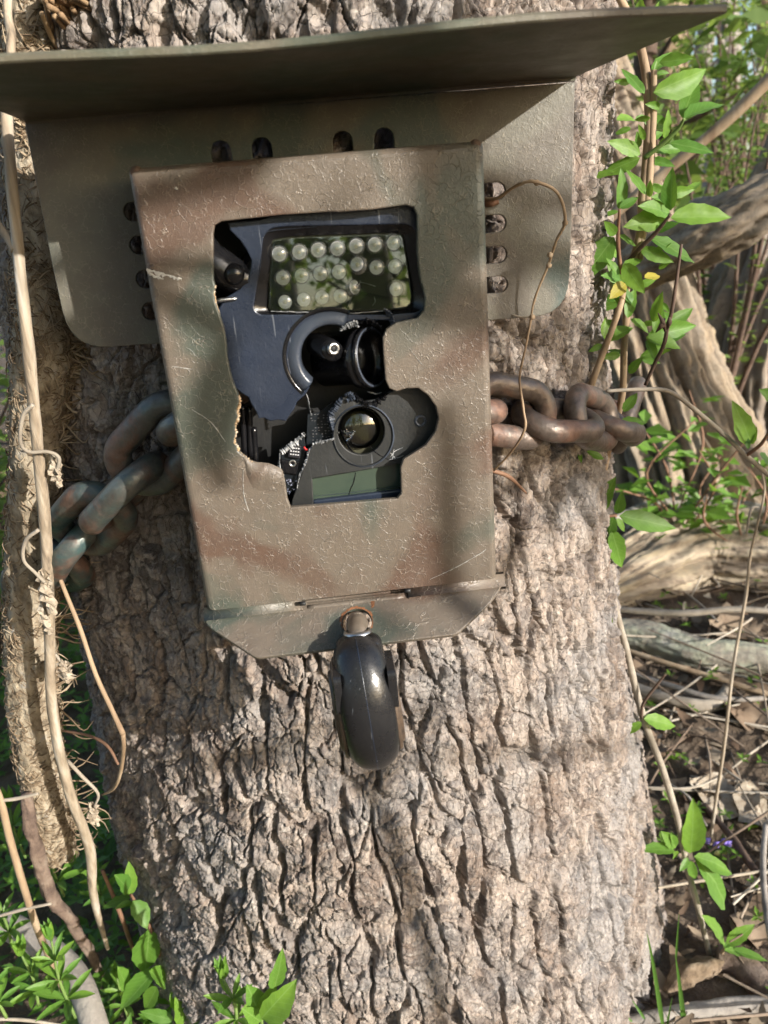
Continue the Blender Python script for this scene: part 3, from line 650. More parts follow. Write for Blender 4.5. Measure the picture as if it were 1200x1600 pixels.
def front_cover():
    rad = .0032; th = .0024; V = []; F = []; prof = []
    N = 5
    for k in range(N + 1): a = math.pi / 2 * k / N; prof.append((rad * (1 - math.sin(a)), rad * (1 - math.cos(a))))   # inset, depth
    loops = []
    def ring(ins, y): 
        pts = rrect(-BW + ins, 0.0 + ins * .25, BW - ins, BH - ins, max(.0006, .002 - ins * .2), 3); ids = list(range(len(V), len(V) + len(pts))); V.extend((p[0], y, p[1]) for p in pts); return ids, pts
    outer = [ring(i, y) for i, y in prof] + [ring(0, T - .001), ring(th, T - .001), ring(th, th + .001), ring(rad, th)]
    # prof goes from front (inset rad, depth 0) to side (inset 0, depth rad)
    for (a, _), (b, _) in zip(outer[:-1], outer[1:]):
        n = len(a)
        for i in range(n): j = (i + 1) % n; F.append((a[i], b[i], b[j], a[j]))
    hole = open_xz; n = len(hole); bev = .0006; rings = []
    for pts, y in ((inset(hole, -bev), 0), (inset(hole, -bev * .3), bev * .3), (hole, bev), (hole, th)):
        rings.append(list(range(len(V), len(V) + n))); V.extend((p[0], y, p[1]) for p in pts)
    for a, b in zip(rings[:-1], rings[1:]):
        for i in range(n): j = (i + 1) % n; F.append((a[i], a[j], b[j], b[i]))
    # dense front face so that the sheet can be dented
    fpts = [tuple(p) for p in outer[0][1]]; hpts = [tuple(p) for p in inset(hole, -bev)]
    tf = tri_fill(fpts, [hpts]); m = outer[0][0] + rings[0]; F += [tuple(m[i] for i in f) for f in tf]
    tf = tri_fill([tuple(p) for p in outer[-1][1]], [[tuple(p) for p in hole]]); m = outer[-1][0] + rings[-1]; F += [tuple(m[i] for i in reversed(f)) for f in tf]
    o = mesh_obj('front_cover', V, F, PAINT, box, smooth=False)
    for p in o.data.polygons: p.use_smooth = False
    return o
cover = front_cover()

# backing plate with its slots
pl_out = round_poly([(-.112, .2052), (-.1135, .150), (-.1135, .1145), (.113, .1095), (.1145, .150), (.1155, .2052)], [0, 0, .017, .017, 0, 0], 6)
def slot_h(x0, x1, z, h): return rrect(x0, z - h / 2, x1, z + h / 2, h * .49, 4)
slots = []
for zc in (.1690, .1555, .1415, .1278): slots.append(slot_h(-.0796, -.052, zc, .0075))
for zc in (.1652, .1520, .1388, .1258): slots.append(slot_h(.052, .0848, zc, .0072))
for xc in (-.0355, -.0185, .0155, .0330): slots.append(rrect(xc - .0042, .165, xc + .0042, .1935, .004, 4))
plate('mounting_plate', pl_out, slots, T, T + .0026, PAINT_PLATE, box, .0004)
# hood: bent forward from the top of the plate
def hood():
    V = []; F = []; th = .0026; rb = .004; prof = []
    z0 = .2052; zt = z0 + rb
    prof.append((T + th, z0)); prof.append((T, z0))
    top = []; bot = []
    for k in range(7): a = math.pi / 2 * k / 6; bot.append((T - rb * .35 * (1 - math.cos(a)) , z0 + rb * .35 * math.sin(a))); top.append((T + th - (rb * .35 + th) * (1 - math.cos(a)), z0 + (rb * .35 + th) * math.sin(a)))
    yb, zb = bot[-1]; yt, zt_ = top[-1]; yf = -.0545
    bot += [(yb - .03, zb + .0002), (yf + .0006, zb + .0004), (yf, zb + .0009)]; top += [(yt - .03, zt_ + .0002), (yf + .0006, zt_ + .0004), (yf, zt_ - .0004)]
    def xr(y):
        s = (T - y) / (T - yf); s = min(max(s, 0), 1); return -.1115 - .003 * s, .1157 + .0135 * s
    n = len(bot); rows = []
    for q in range(13):
        t = q / 12; ids = []
        for (y, z) in bot + top[::-1]:
            a, b = xr(y); ids.append(len(V)); V.append((a + (b - a) * t, y, z + .0010 * math.sin(t * 9 + 1) * max(0, (T - y)) / .1 + .0012 * (t - .5)))
        rows.append(ids)
    m = 2 * n
    for a, b in zip(rows[:-1], rows[1:]):
        for i in range(m): j = (i + 1) % m; F.append((a[i], a[j], b[j], b[i]))
    for r, fl in ((rows[0], 1), (rows[-1], 0)):
        for i in range(n - 1):
            f = (r[i], r[i + 1], r[m - 2 - i], r[m - 1 - i]); F.append(f if fl else f[::-1])
    o = mesh_obj('rain_hood', V, F, PAINT_HOOD, box, smooth=False)
hood()
# bottom flange folded forward, chamfered corners, hole for the padlock
FT = math.radians(33); FY, FZ = .0012, -.0040
def fl_pt(px, py):
    """pixel -> (x, run) on the sloping flange"""
    v = ray(px, py); k = (FZ - CAM[2] - math.tan(FT) * (FY - CAM[1])) / (v[2] - math.tan(FT) * v[1]); p = CAM + v * k; return p[0], (p[1] - FY) / math.cos(FT)
def fl_3d(a, b, d): return (a, FY + b * math.cos(FT) + d * math.sin(FT), FZ + b * math.sin(FT) - d * math.cos(FT))
HOLE = fl_pt(558, 972)
def flange():
    hx, hb = HOLE; hr = .0066
    outl = round_poly([fl_pt(*p) for p in ((321, 960), (786, 907), (783, 918), (768, 940), (714, 991), (400, 1028), (330, 982), (321, 973))], [.0, .0, .002, .004, .002, .002, .004, .002], 3)
    hole = [(hx + hr * math.cos(a), hb + hr * 1.05 * math.sin(a)) for a in np.linspace(0, 2 * math.pi, 24, endpoint=False)]
    plate('bottom_flange', outl, [hole], 0, .0024, PAINT, box, .0005, mp=fl_3d)
    # rounded bend rising behind the cover, left and right of the two slits
    for (xa, xb) in (((320, 961), (472, 944)), ((637, 925), (787, 906))):
        a0, a1 = fl_pt(*xa)[0], fl_pt(*xb)[0]; W = []; G = []; N = 8
        for s in range(N + 1):
            a = (math.pi / 2 - FT) * s / N; rb = .0062
            y = FY + rb * (math.sin(FT + a) - math.sin(FT)) - .0018; z = FZ + rb * (math.cos(FT) - math.cos(FT + a)) + .00025
            for x in (a0, a1): W += [(x, y, z), (x, y + .0022 * math.sin(FT + a), z - .0022 * math.cos(FT + a))]
        for s in range(N):
            b = s * 4; G += [(b, b + 2, b + 6, b + 4), (b + 1, b + 5, b + 7, b + 3), (b, b + 4, b + 5, b + 1), (b + 2, b + 3, b + 7, b + 6)]
        mesh_obj('bend', W, G, PAINT, box)
    W, G = tube([fl_3d(fl_pt(480, 942)[0], .0004, .0012), fl_3d(0, .0004, .0012), fl_3d(fl_pt(630, 925)[0], .0004, .0012)], [.0016, .0017, .0016], 12, 6); mesh_obj('weld', W, G, PAINT, box)
    for p in ((473, 943), (637, 923)):
        c = at(*p, -.0004); mesh_obj('slit', *tube([c + np.array([-.0013, 0, 0]), c + np.array([.0013, 0, 0])], [.0010, .0010], 8, 2), P_HOLE, box)
    mb = MB(); rs = random.Random(3); n = 44
    for k in range(n):
        a = 2 * math.pi * k / n; a2 = a + 6.2832 / n * 1.02; r0 = hr + .0002; r1 = hr + .0004 + .0006 * rs.random() + (.0007 if math.sin(a) > .2 else 0)
        mb.add([fl_3d(hx + r * math.cos(t), hb + r * math.sin(t), -.00015) for r, t in ((r0, a), (r1, a), (r1 * .98, a2), (r0, a2))], [(0, 1, 2, 3)])
    q = [fl_pt(*p) for p in ((579, 938), (586, 936), (585, 947), (581, 951))]; mb.add([fl_3d(x, b, -.00015) for x, b in q], [(0, 3, 2, 1)])
    mb.build('rust_stain', RUST, box)
flange()
plate('sun_gap_plug', rrect(-.0655, .0050, .0655, T - .0005, .001, 2), [], .0024, .0044, PAINT, box, .0004, mp=lambda a, b, d: (a, b, -d))  # added panel, blocks sun leaking through the gap between cover and flange
# weld dimples at the two top corners of the cover
for x, zz in ((-BW + .0028, BH - .0018), (BW - .003, BH - .0018)):
    mesh_obj('weld', *lathe([(-.0006, .0001), (-.0004, .0018), (.0012, .0026)], 12, axis_m((x, .0012, zz), (0, 1, 0))), STEM_DARK, box)
# torn edge and scuffs
def ragged(px_list, y, w, mat, name, parent, seed=0, zf=z1, thick=.0008, jit=.5):
    """ragged strip of broken material running along a traced edge"""
    rs = random.Random(seed); P = [np.array(at(*zf(*p), y)) for p in px_list]; P = catmull(P, 9); V = []; F = []
    for i, p in enumerate(P):
        t = P[min(i + 1, len(P) - 1)] - P[max(i - 1, 0)]; nrm = np.array([t[2], 0, -t[0]]); nrm /= np.linalg.norm(nrm) + 1e-9
        e = 1 if mat is not CRUMB else .85; a = e * w * rs.uniform(1 - jit, 1 + jit) * (.35 + .65 * math.sin(math.pi * min(.96, max(.04, i / (len(P) - 1))))); b = e * w * rs.uniform(.1, .6); dy = rs.uniform(-.5, .5) * thick
        for o, q in ((a, dy), (0, dy - thick), (-b, dy)): V.append(tuple(p + nrm * o * .5 + np.array([0, q, 0])))
        V.append(tuple(p + np.array([0, dy + thick, 0])))
        if i:
            c = len(V) - 4; d = c - 4
            for k in range(4): j = (k + 1) % 4; F.append((d + k, d + j, c + j, c + k))
    return mesh_obj(name, V, F, mat, parent, smooth=False)
ragged([(103, 445), (99, 480), (104, 520), (116, 560), (122, 578)], .0012, .0022, TORN, 'torn_edge', box, 1)
ragged([(205, 935), (214, 965), (202, 1005), (206, 1030), (194, 1072), (196, 1110), (188, 1140), (202, 1165), (208, 1190), (235, 1212), (270, 1236)], .0010, .0034, TORN, 'torn_edge', box, 2)
ragged([(300, 1248), (340, 1248), (380, 1268), (402, 1280)], .0008, .0020, SCUFF, 'torn_edge', box, 3)
def scratch(pts, w, seed, y=-.00012):
    ragged(pts, y, w, SCUFF, 'scratch', box, seed, zf=lambda a, b: (a, b), thick=.00012, jit=.8)
scratch([(229, 421), (245, 425), (268, 432), (284, 436)], .0016, 5); scratch([(229, 421), (240, 430), (256, 436)], .0014, 6)
scratch([(268, 573), (282, 574), (299, 577)], .0005, 7); scratch([(380, 735), (381, 770), (389, 800)], .0004, 8)
scratch([(672, 905), (705, 890), (745, 868), (760, 858)], .0005, 9); scratch([(273, 295), (276, 292)], .0016, 10)
scratch([(300, 640), (330, 660), (352, 690)], .0004, 11); scratch([(640, 545), (660, 570)], .0003, 12)
# the crumpled lip under the tear
def lip():
    V = []; F = []; rs = random.Random(9); P = catmull([at(*z1(*p), -.0002) for p in ((232, 1208), (280, 1240), (340, 1248), (400, 1275), (412, 1320))], 6)
    for i, p in enumerate(P):
        t = i / (len(P) - 1); k = math.sin(math.pi * t)
        for s, (dx, dy, dz) in enumerate(((0, .0012, .0004), (-.001, -.0013 * k, -.001), (-.003, -.0008 * k, -.0045), (-.005, .0004, -.009))):
            V.append((p[0] + dx * k + rs.uniform(-.0003, .0003), p[1] + dy + rs.uniform(-.0002, .0001), p[2] + dz * (.3 + k)))
        if i:
            for s in range(3): a = (i - 1) * 4 + s; F.append((a, a + 1, a + 5, a + 4))
    mesh_obj('bent_lip', V, F, PAINT, box)
lip()

# ================================================================== trail camera inside the box
YF = .0062
cam_t = thing('trail_camera', (0, .03, .02), 'smashed black trail camera with rows of clear LEDs inside the steel box', 'camera')
def fp(l, zf, y): return [bp(*zf(*p), y) for p in l]
face_out = [(300, 150), (640, 60), (1060, 40), (1075, 640), (900, 640), (880, 602), (720, 600), (665, 622), (590, 596), (510, 640), (450, 700), (430, 770), (445, 850), (490, 920), (530, 893), (505, 935), (470, 965), (455, 1000), (438, 1022), (418, 1052), (385, 1046), (350, 1052), (322, 1038), (298, 1040), (283, 1005), (262, 972), (252, 945), (225, 930), (195, 905), (120, 900), (110, 560), (150, 500), (215, 462), (246, 420), (262, 380), (266, 335), (245, 290), (215, 245), (170, 200), (160, 165)]
led_hole = [(312, 300), (318, 225), (350, 190), (420, 182), (960, 172), (1000, 195), (1012, 320), (1042, 500), (1035, 545), (1000, 568), (860, 577), (300, 577), (274, 545), (294, 420)]
led_hole = [p for p in led_hole]
plate('front_housing', fp(face_out, z1, YF), [round_poly(fp(led_hole, z1, YF), .0025, 3)], YF, YF + .0022, P_FACE, cam_t, .0005)
# sloping black frame round the window
def sloped(name, A, B, ya, yb, mat):
    V = [(p[0], ya, p[1]) for p in A] + [(p[0], yb, p[1]) for p in B]; n = len(A)
    return mesh_obj(name, V, [(i, (i + 1) % n, n + (i + 1) % n, n + i) for i in range(n)], mat, cam_t)
winA = round_poly(fp([(312, 300), (318, 225), (350, 190), (420, 182), (960, 172), (1000, 195), (1012, 320), (1042, 500), (1035, 545), (1000, 568), (860, 577), (300, 577), (274, 545), (294, 420)], z1, YF), .0025, 3)
winB = round_poly(fp([(352, 300), (355, 255), (365, 238), (430, 226), (925, 208), (945, 222), (962, 320), (985, 490), (980, 530), (960, 548), (860, 558), (360, 566), (338, 550), (342, 420)], z1, YF + .003), .0025, 3)
sloped('window_frame', winA, winB, YF + .0006, YF + .0032, P_BLACK)
LB = .0105
bedo = [(p[0], p[1]) for p in winB]
plate('led_board', bedo, [], LB, LB + .001, LED_BED, cam_t, .0002)
wall = sloped('window_wall', winB, bedo, YF + .0032, LB, P_BLACK)
ns = 12
pzc = sum(p[1] for p in winB) / len(winB)
plate('window_pane', inset(winB, .0008), [], YF + .0022, YF + .0028, G_PANE, cam_t, .0001, mp=lambda a, b, d: (a, d + (b - pzc) * .07, b))
def led(px, py, ax=(0, -1, 0), drop=0.0):
    """clear dome LED: resin body with rim, bright cup and chip inside"""
    p = at(px, py, LB - .0012); r = .00335; p = np.array([p[0], LB - .0001 - drop, p[2]]); M = axis_m(p, ax)
    prof = [(0, r * 1.18), (.0008, r * 1.18), (.0009, r), (.0014, r)] + [(.0014 + r * .62 * math.sin(a), r * math.cos(a)) for a in np.linspace(.15, 1.5, 7)]
    d = mesh_obj('led', *lathe(prof, 18, M), G_RESIN, wn_)
    mesh_obj('reflector_cup', *lathe([(.0013, r * .82), (.0003, r * .36), (.0003, 0.00001)], 14, M), LED_CUP, d, smooth=True)
    mesh_obj('led_chip', *lathe([(.0005, r * .26), (.0011, r * .24), (.0011, .00001)], 8, M), LED_CHIP, d)
wn_ = cam_t
z5 = lambda x, y: (400 + x / 4.286, 340 + y / 4.286)
for (x, y) in [(155, 245), (290, 232), (415, 218), (543, 208), (670, 192), (795, 182), (922, 170), (180, 405), (305, 390), (430, 376), (555, 365), (805, 335), (930, 328), (195, 565), (320, 550), (442, 535), (565, 525), (938, 480)]:
    led(*z5(x, y))
led(*z5(683, 318), ax=(-.35, -1, .35), drop=.0006); led(*z5(648, 470), ax=(.75, -.9, .1), drop=.0004)
# crack lines in the pane
ragged([(690, 425), (700, 430), (640, 540), (600, 625)], YF + .0033, .0004, CRUMB, 'crack', cam_t, 14, zf=z5, thick=.0001)
ragged([(690, 430), (740, 440), (800, 460)], YF + .0033, .0005, CRUMB, 'crack', cam_t, 15, zf=z5, thick=.0001)
ragged([(790, 530), (800, 560), (780, 590)], YF + .0033, .0005, CRUMB, 'crack', cam_t, 16, zf=z5, thick=.0001)
ragged([(100, 628), (300, 632), (600, 640), (850, 625)], YF + .0012, .0008, CRUMB, 'broken_edge', cam_t, 17, zf=z5, thick=.0003)
ragged([(855, 612), (900, 640), (920, 690), (905, 720)], YF - .0006, .003, P_RING, 'broken_shard', cam_t, 18, zf=z5, thick=.0012)
ragged([(410, 60), (60, 100), (40, 200), (30, 330), (5, 450)], YF + .0002, .0004, P_RING, 'window_rim', cam_t, 19, zf=z5, thick=.0002, jit=.1)
# inner case: back wall and side walls
plate('inner_case', rrect(-.058, .004, .058, .172, .004, 4), [], .030, .032, P_HOLE, cam_t, .0005)
for xa, xb in ((-.0600, -.0580), (.0580, .0600)):
    plate('case_wall', rrect(.009, .004, .031, .172, .001, 2), [], xa, xb, P_HOLE, cam_t, .0003, mp=lambda a, b, d: (d, a, b))
# latch in the upper left notch
lp = at(*z1(190, 370), .014)
mesh_obj('latch', *tube([lp + np.array([-.012, .002, .012]), lp + np.array([-.008, -.002, .003]), lp + np.array([.004, 0, -.004]), lp + np.array([.012, .001, .006])], [.006, .008, .008, .005], 16, 6, .1, 2), P_BLACK, cam_t)
mesh_obj('latch_pin', *lathe([(-.002, .0001), (-.002, .003), (.001, .0042), (.004, .0042)], 18, axis_m(lp + np.array([.0, -.009, -.002]), (.1, 1, .1))), P_BLACK, cam_t)
mesh_obj('latch_spring', *tube([lp + np.array([-.010, -.008, -.012]), lp + np.array([-.006, -.009, -.011]), lp + np.array([.0, -.0085, -.011])], [.0008, .0009, .0006], 8, 5), STEEL, cam_t)
# raised ring round the smashed lens
rc = at(*z2(392, 345), YF); rcx, rcz = rc[0], rc[2]
def arc_ring(a0, a1, prof, n, name, mat):
    V = []; F = []; m = len(prof)
    for k in range(n + 1):
        a = math.radians(a0 + (a1 - a0) * k / n)
        for (r, y) in prof: V.append((rcx + r * math.cos(a), y, rcz + r * math.sin(a)))
        if k:
            for i in range(m - 1): c = k * m + i; d = c - m; F.append((d, d + 1, c + 1, c))
    F.append(tuple(range(m))); F.append(tuple(reversed(range(n * m, n * m + m))))
    return mesh_obj(name, V, F, mat, cam_t)
S_ = 3.50e-3 / 14.0
R1, R2 = .0182, .0128
arc_ring(62, 226, [(R1, YF + .0004), (R1 - .0012, YF - .0006), (R1 - .0026, YF - .0010), (R2 + .0016, YF - .0012), (R2 + .0004, YF - .0008), (R2, YF + .001), (R2 - .0004, YF + .007)], 40, 'lens_ring', P_RING)
arc_ring(62, 226, [(R1 + .0018, YF - .0002), (R1 + .0008, YF - .0004), (R1, YF + .0002), (R1 + .0008, YF + .0006)], 40, 'ring_groove', P_BLACK)
# lens barrel twisted to the right
bc = at(*z2(640, 350), .0105); bm = axis_m(bc, (.80, -.58, .10))
mesh_obj('lens_barrel', *lathe([(-.022, .0001), (-.022, .0105), (-.004, .0108), (-.004, .0125), (-.0005, .0127), (-.0002, .0121), (.0004, .0121), (.0006, .0127), (.0022, .0127), (.0026, .0122), (.0026, .0108), (-.004, .0092), (-.012, .0085), (-.012, .0001)], 44, bm), P_BLACK, cam_t)
mesh_obj('barrel_band', *lathe([(.0027, .0124), (.0030, .0122), (.0030, .0117), (.0027, .0115)], 44, bm), P_RING, cam_t)
bs = at(*z2(380, 300), .004)
mesh_obj('boss', *lathe([(-.0045, .0001), (-.004, .0040), (.000, .0046), (.012, .0050)], 22, axis_m(bs + np.array([.0, .002, 0]), (-.45, 1, 0.1))), P_BLACK, cam_t)
sc = at(*z2(408, 290), .0005)
mesh_obj('screw', *lathe([(.0022, .0012), (.0, .0012), (-.0002, .0013), (-.0004, .0021), (.0, .0026), (.0012, .0026), (.003, .0022)], 20, axis_m(sc, (-.35, 1, .05))), STEEL, cam_t)
mesh_obj('screw_well', *lathe([(.0002, .0001), (.0002, .0012), (.0021, .0012)], 14, axis_m(sc, (-.35, 1, .05))), P_HOLE, cam_t)
# lower face with the sensor lens and display
low_out = [(262, 952), (300, 936), (350, 925), (410, 912), (398, 850), (384, 800), (392, 740), (420, 690), (455, 640), (500, 605), (540, 592), (570, 640), (620, 655), (700, 640), (760, 610), (800, 585), (900, 560), (1180, 580), (1180, 1160), (880, 1110), (905, 1130), (905, 1450), (95, 1460), (120, 1330), (150, 1250), (175, 1180), (205, 1100), (225, 1020)]
scx, scy = 612, 893
circ = lambda cx, cy, rx, ry, n=40: [(cx + rx * math.cos(2 * math.pi * k / n), cy + ry * math.sin(2 * math.pi * k / n)) for k in range(n)]
shole = fp(circ(597, 858, 162, 166), z2, YF + .002)
lcd_hole = fp([(258, 1192), (560, 1142), (905, 1080), (905, 1345), (560, 1392), (268, 1400)], z2, YF + .002)
low_out2 = [(p[0], p[1]) for p in low_out]
lowf = plate('lower_housing', fp(low_out2[:19] + [(1180, 1300), (960, 1300), (960, 1470)] + low_out2[22:], z2, YF + .002), [shole, lcd_hole], YF + .002, YF + .004, P_GREY, cam_t, .0004)
def ringmesh(name, cpx, ra, rb, ya, yb, mat, zf=z2, n=40):
    A = fp(circ(*cpx, ra, ra * 1.02, n), zf, ya); B = fp(circ(*cpx, rb, rb * 1.02, n), zf, yb)
    V = [(p[0], ya, p[1]) for p in A] + [(p[0], yb, p[1]) for p in B]
    return mesh_obj(name, V, [(i, (i + 1) % n, n + (i + 1) % n, n + i) for i in range(n)], mat, cam_t)
ringmesh('sensor_rim', (612, 893), 216, 207, YF + .0019, YF + .0012, P_RING); ringmesh('sensor_rim', (612, 893), 207, 198, YF + .0012, YF + .0019, P_GREY)
A_ = fp(circ(597, 858, 162, 166), z2, YF + .002)
ringmesh('sensor_well', (597, 858), 162, 150, YF + .002, YF + .010, P_BLACK)
bedp = fp(circ(597, 858, 158, 160), z2, YF + .009); plate('sensor_bed', bedp, [], YF + .0085, YF + .0095, SENSOR, cam_t, .0002)
lc = at(*z2(590, 850), YF + .006); lr = .0088
mesh_obj('sensor_lens', *lathe([(-.0035 * math.cos(a) + .001, lr * math.sin(a) + 1e-5) for a in np.linspace(0, 1.45, 9)] + [(.003, lr)], 36, axis_m(lc, (0, 1, 0))), G_LENS, cam_t)
ragged([(450, 840), (480, 900), (520, 980), (565, 1025)], YF + .0035, .0012, P_BLACK, 'lens_crack', cam_t, 22, zf=z2, thick=.0006)
ragged([(470, 860), (510, 880), (545, 865), (530, 905), (490, 930)], YF + .003, .0024, G_LED, 'lens_chip', cam_t, 23, zf=z2, thick=.001)
mesh_obj('lens_glint', *lathe([(-.0005, .0001), (0, .0006), (.0006, .0004)], 8, axis_m(at(*z2(438, 872), YF + .002), (0, 1, 0))), STEEL, cam_t)
ragged([(648, 960), (690, 1000), (760, 1045), (850, 1075)], YF + .0018, .0004, P_BLACK, 'crack', cam_t, 24, zf=z2, thick=.0001)
for k, q in enumerate(([(800, 1040), (830, 1000), (885, 975)], [(785, 1060), (850, 1045), (890, 1030)], [(800, 1010), (840, 1055)], [(825, 985), (815, 1060)])): ragged(q, YF + .0018, .0005, CRUMB, 'scratch', cam_t, 30 + k, zf=z2, thick=.0001)
sp = at(*z2(1010, 790), YF + .0018)
mesh_obj('housing_screw', *lathe([(.0008, .0001), (.0008, .0014), (-.0003, .0016), (-.0004, .0024), (.0002, .0027), (.0012, .0030)], 22, axis_m(sp, (0, 1, 0))), P_RING, cam_t)
# display
plate('display_glass', fp([(250, 1185), (920, 1070), (920, 1262), (262, 1345)], z2, YF + .0045), [], YF + .0045, YF + .0055, LCD, cam_t, .0002)
plate('display_frame', fp([(262, 1343), (920, 1262), (920, 1350), (270, 1405)], z2, YF + .0025), [], YF + .0025, YF + .006, P_FACE, cam_t, .0008)
ragged([(560, 1150), (545, 1220), (525, 1265), (510, 1310)], YF + .0043, .0006, P_BLACK, 'display_crack', cam_t, 26, zf=z2, thick=.0001)
ragged([(270, 1312), (500, 1290), (640, 1272), (870, 1245)], YF + .0043, .0004, P_RING, 'display_line', cam_t, 27, zf=z2, thick=.0002)
# broken edges
ragged([(262, 952), (300, 936), (350, 925), (410, 912)], YF + .0015, .0022, CRUMB, 'broken_edge', cam_t, 40, zf=z2)
ragged([(398, 850), (384, 800), (375, 750), (392, 720), (430, 670), (470, 630)], YF + .002, .0042, P_RING, 'broken_edge', cam_t, 41, zf=z2, thick=.0014)
ragged([(262, 960), (235, 1000), (220, 1060), (200, 1110), (165, 1190), (150, 1260)], YF + .0015, .0014, CRUMB, 'broken_edge', cam_t, 42, zf=z2)
ragged([(215, 600), (230, 640), (240, 700), (250, 745)], .009, .0010, CRUMB, 'broken_edge', cam_t, 43, zf=z2)
ragged([(450, 165), (480, 135), (520, 110), (560, 100), (575, 140)], YF - .0005, .0036, CRUMB, 'broken_edge', cam_t, 44, zf=z2, thick=.001)
ragged([(580, 110), (640, 85), (700, 110), (740, 150)], YF + .0005, .0036, P_BLACK, 'broken_edge', cam_t, 45, zf=z2, thick=.0016)
ragged([(640, 585), (700, 600), (740, 590)], YF + .003, .0012, CRUMB, 'broken_edge', cam_t, 46, zf=z2)
ragged([(485, 610), (520, 600), (545, 630), (500, 650)], YF + .001, .004, P_RING, 'broken_edge', cam_t, 47, zf=z2, thick=.001)
arcp = [(545, 600), (600, 650), (680, 660), (745, 620), (770, 590)]
ragged(arcp, YF + .0022, .005, P_BLACK, 'lower_rim', cam_t, 48, zf=z2, thick=.0018, jit=.05)
# circuit board with its chips
plate('circuit_board', fp([(225, 745), (310, 730), (400, 660), (420, 780), (420, 930), (260, 970), (215, 960)], z2, .0125), [], .0125, .0137, PCB, cam_t, .0002)
mb = MB(); rs = random.Random(5)
for r in range(9):
    for c in range(7):
        x = 245 + c * 22 + rs.uniform(-4, 4) + r * 2; y = 745 + r * 22 + rs.uniform(-3, 3)
        if rs.random() < .35: continue
        q = fp([(x, y), (x + rs.uniform(6, 14), y - 2), (x + rs.uniform(6, 14), y + 4), (x, y + 5)], z2, .0122); mb.add([(p[0], .0122, p[1]) for p in q], [(0, 1, 2, 3)])
mb.build('solder_pads', pmat('solder', [(.10, .10, .11), (.22, .22, .23)], 400, rough=.4, bump=0, metal=.5), cam_t, False)
plate('second_board', fp([(30, 985), (200, 900), (215, 985), (200, 1100), (150, 1260), (75, 1310), (60, 1150)], z2, .0105), [], .0105, .0117, PCB, cam_t, .0002)
plate('chip', fp([(88, 1040), (100, 952), (182, 965), (172, 1052)], z2, .0085), [], .0085, .0105, CHIP, cam_t, .0003)
mb = MB()
for r in range(3):
    for c in range(4):
        x = 108 + c * 17 - r * 2; y = 972 + r * 22 + c * 2
        q = fp([(x, y), (x + 11, y + 1), (x + 10, y + 9), (x - 1, y + 8)], z2, .0083); mb.add([(p[0], .0083, p[1]) for p in q], [(0, 1, 2, 3)])
mb.build('chip_print', INK, cam_t, False)
plate('relay', fp([(40, 1060), (165, 1075), (150, 1165), (55, 1150)], z2, .0088), [], .0088, .0105, P_BLACK, cam_t, .0004)
mesh_obj('relay_pin', *lathe([(.001, .0002), (.001, .0007), (-.0002, .0009), (.0, .0016)], 12, axis_m(at(*z2(120, 1085), .0086), (0, 1, 0))), STEEL, cam_t)
mesh_obj('wire', *tube([at(*z2(200, 970), .008), at(*z2(210, 985), .0075), at(*z2(222, 990), .009)], [.00045, .00045, .00045], 8, 4), COPPER, cam_t)
ragged([(35, 1000), (60, 990), (110, 950), (150, 920), (205, 875)], .0085, .0045, CRUMB, 'broken_edge', cam_t, 50, zf=z2, thick=.001)
ragged([(32, 1010), (30, 1080), (40, 1140), (60, 1170)], .0085, .0016, CRUMB, 'broken_edge', cam_t, 51, zf=z2)
mb = MB()
for k in range(26):
    x = rs.uniform(75, 150); y = rs.uniform(1185, 1300); s = rs.uniform(4, 11); q = fp([(x, y), (x + s, y + 1), (x + s, y + s), (x, y + s)], z2, .0100); mb.add([(p[0], .0100 - rs.random() * .001, p[1]) for p in q], [(0, 1, 2, 3)])
mb.build('board_parts', pmat('board_bits', [(.04, .05, .09), (.25, .27, .36), (.05, .05, .06)], 900, rough=.4, bump=0), cam_t, False)
# ribs in the left cavity
for k, (a, b) in enumerate((((225, 975), (235, 1200)), ((255, 985), (262, 1210)), ((275, 1080), (285, 1230)))):
    mesh_obj('case_rib', *tube([at(*z1(*a), .016), at(*z1((a[0] + b[0]) / 2, (a[1] + b[1]) / 2), .0165), at(*z1(*b), .016)], [.0014, .0014, .0014], 8, 4), P_BLACK, cam_t)

# ================================================================== padlock
HP = np.array(fl_3d(*HOLE, 0)); FN = np.array([0, -math.sin(FT), math.cos(FT)])
tp = np.array(fl_3d(*fl_pt(560, 1002), 0)) + FN * .0085
RZ = .0325; lc = tp + np.array([.0006, -.0085, -RZ * .93]); lock = thing('padlock', lc + np.array([0, 0, -.034]), 'round black rubber covered padlock hanging edge-on under the box', 'padlock')
AX = (1, .02, .055); M = axis_m(lc, AX); w = .0116
def stretch(V): return [(v[0], lc[1] + (v[1] - lc[1]) * .62, v[2]) for v in V]
prof = [(-w, .0001), (-w, RZ - .0125)] + [(w * math.sin(a), RZ - .0125 + .0125 * math.cos(a)) for a in np.linspace(-1.45, 1.45, 21)] + [(w, RZ - .0125), (w, .0001)]
V, F = lathe(prof, 64, M); mesh_obj('bumper', stretch(V), F, RUBBER, lock)
V, F = lathe([(-.00022, RZ - .0001), (0, RZ + .00025), (.00022, RZ - .0001)], 64, M); mesh_obj('mould_seam', stretch(V), F, P_FACE, lock)
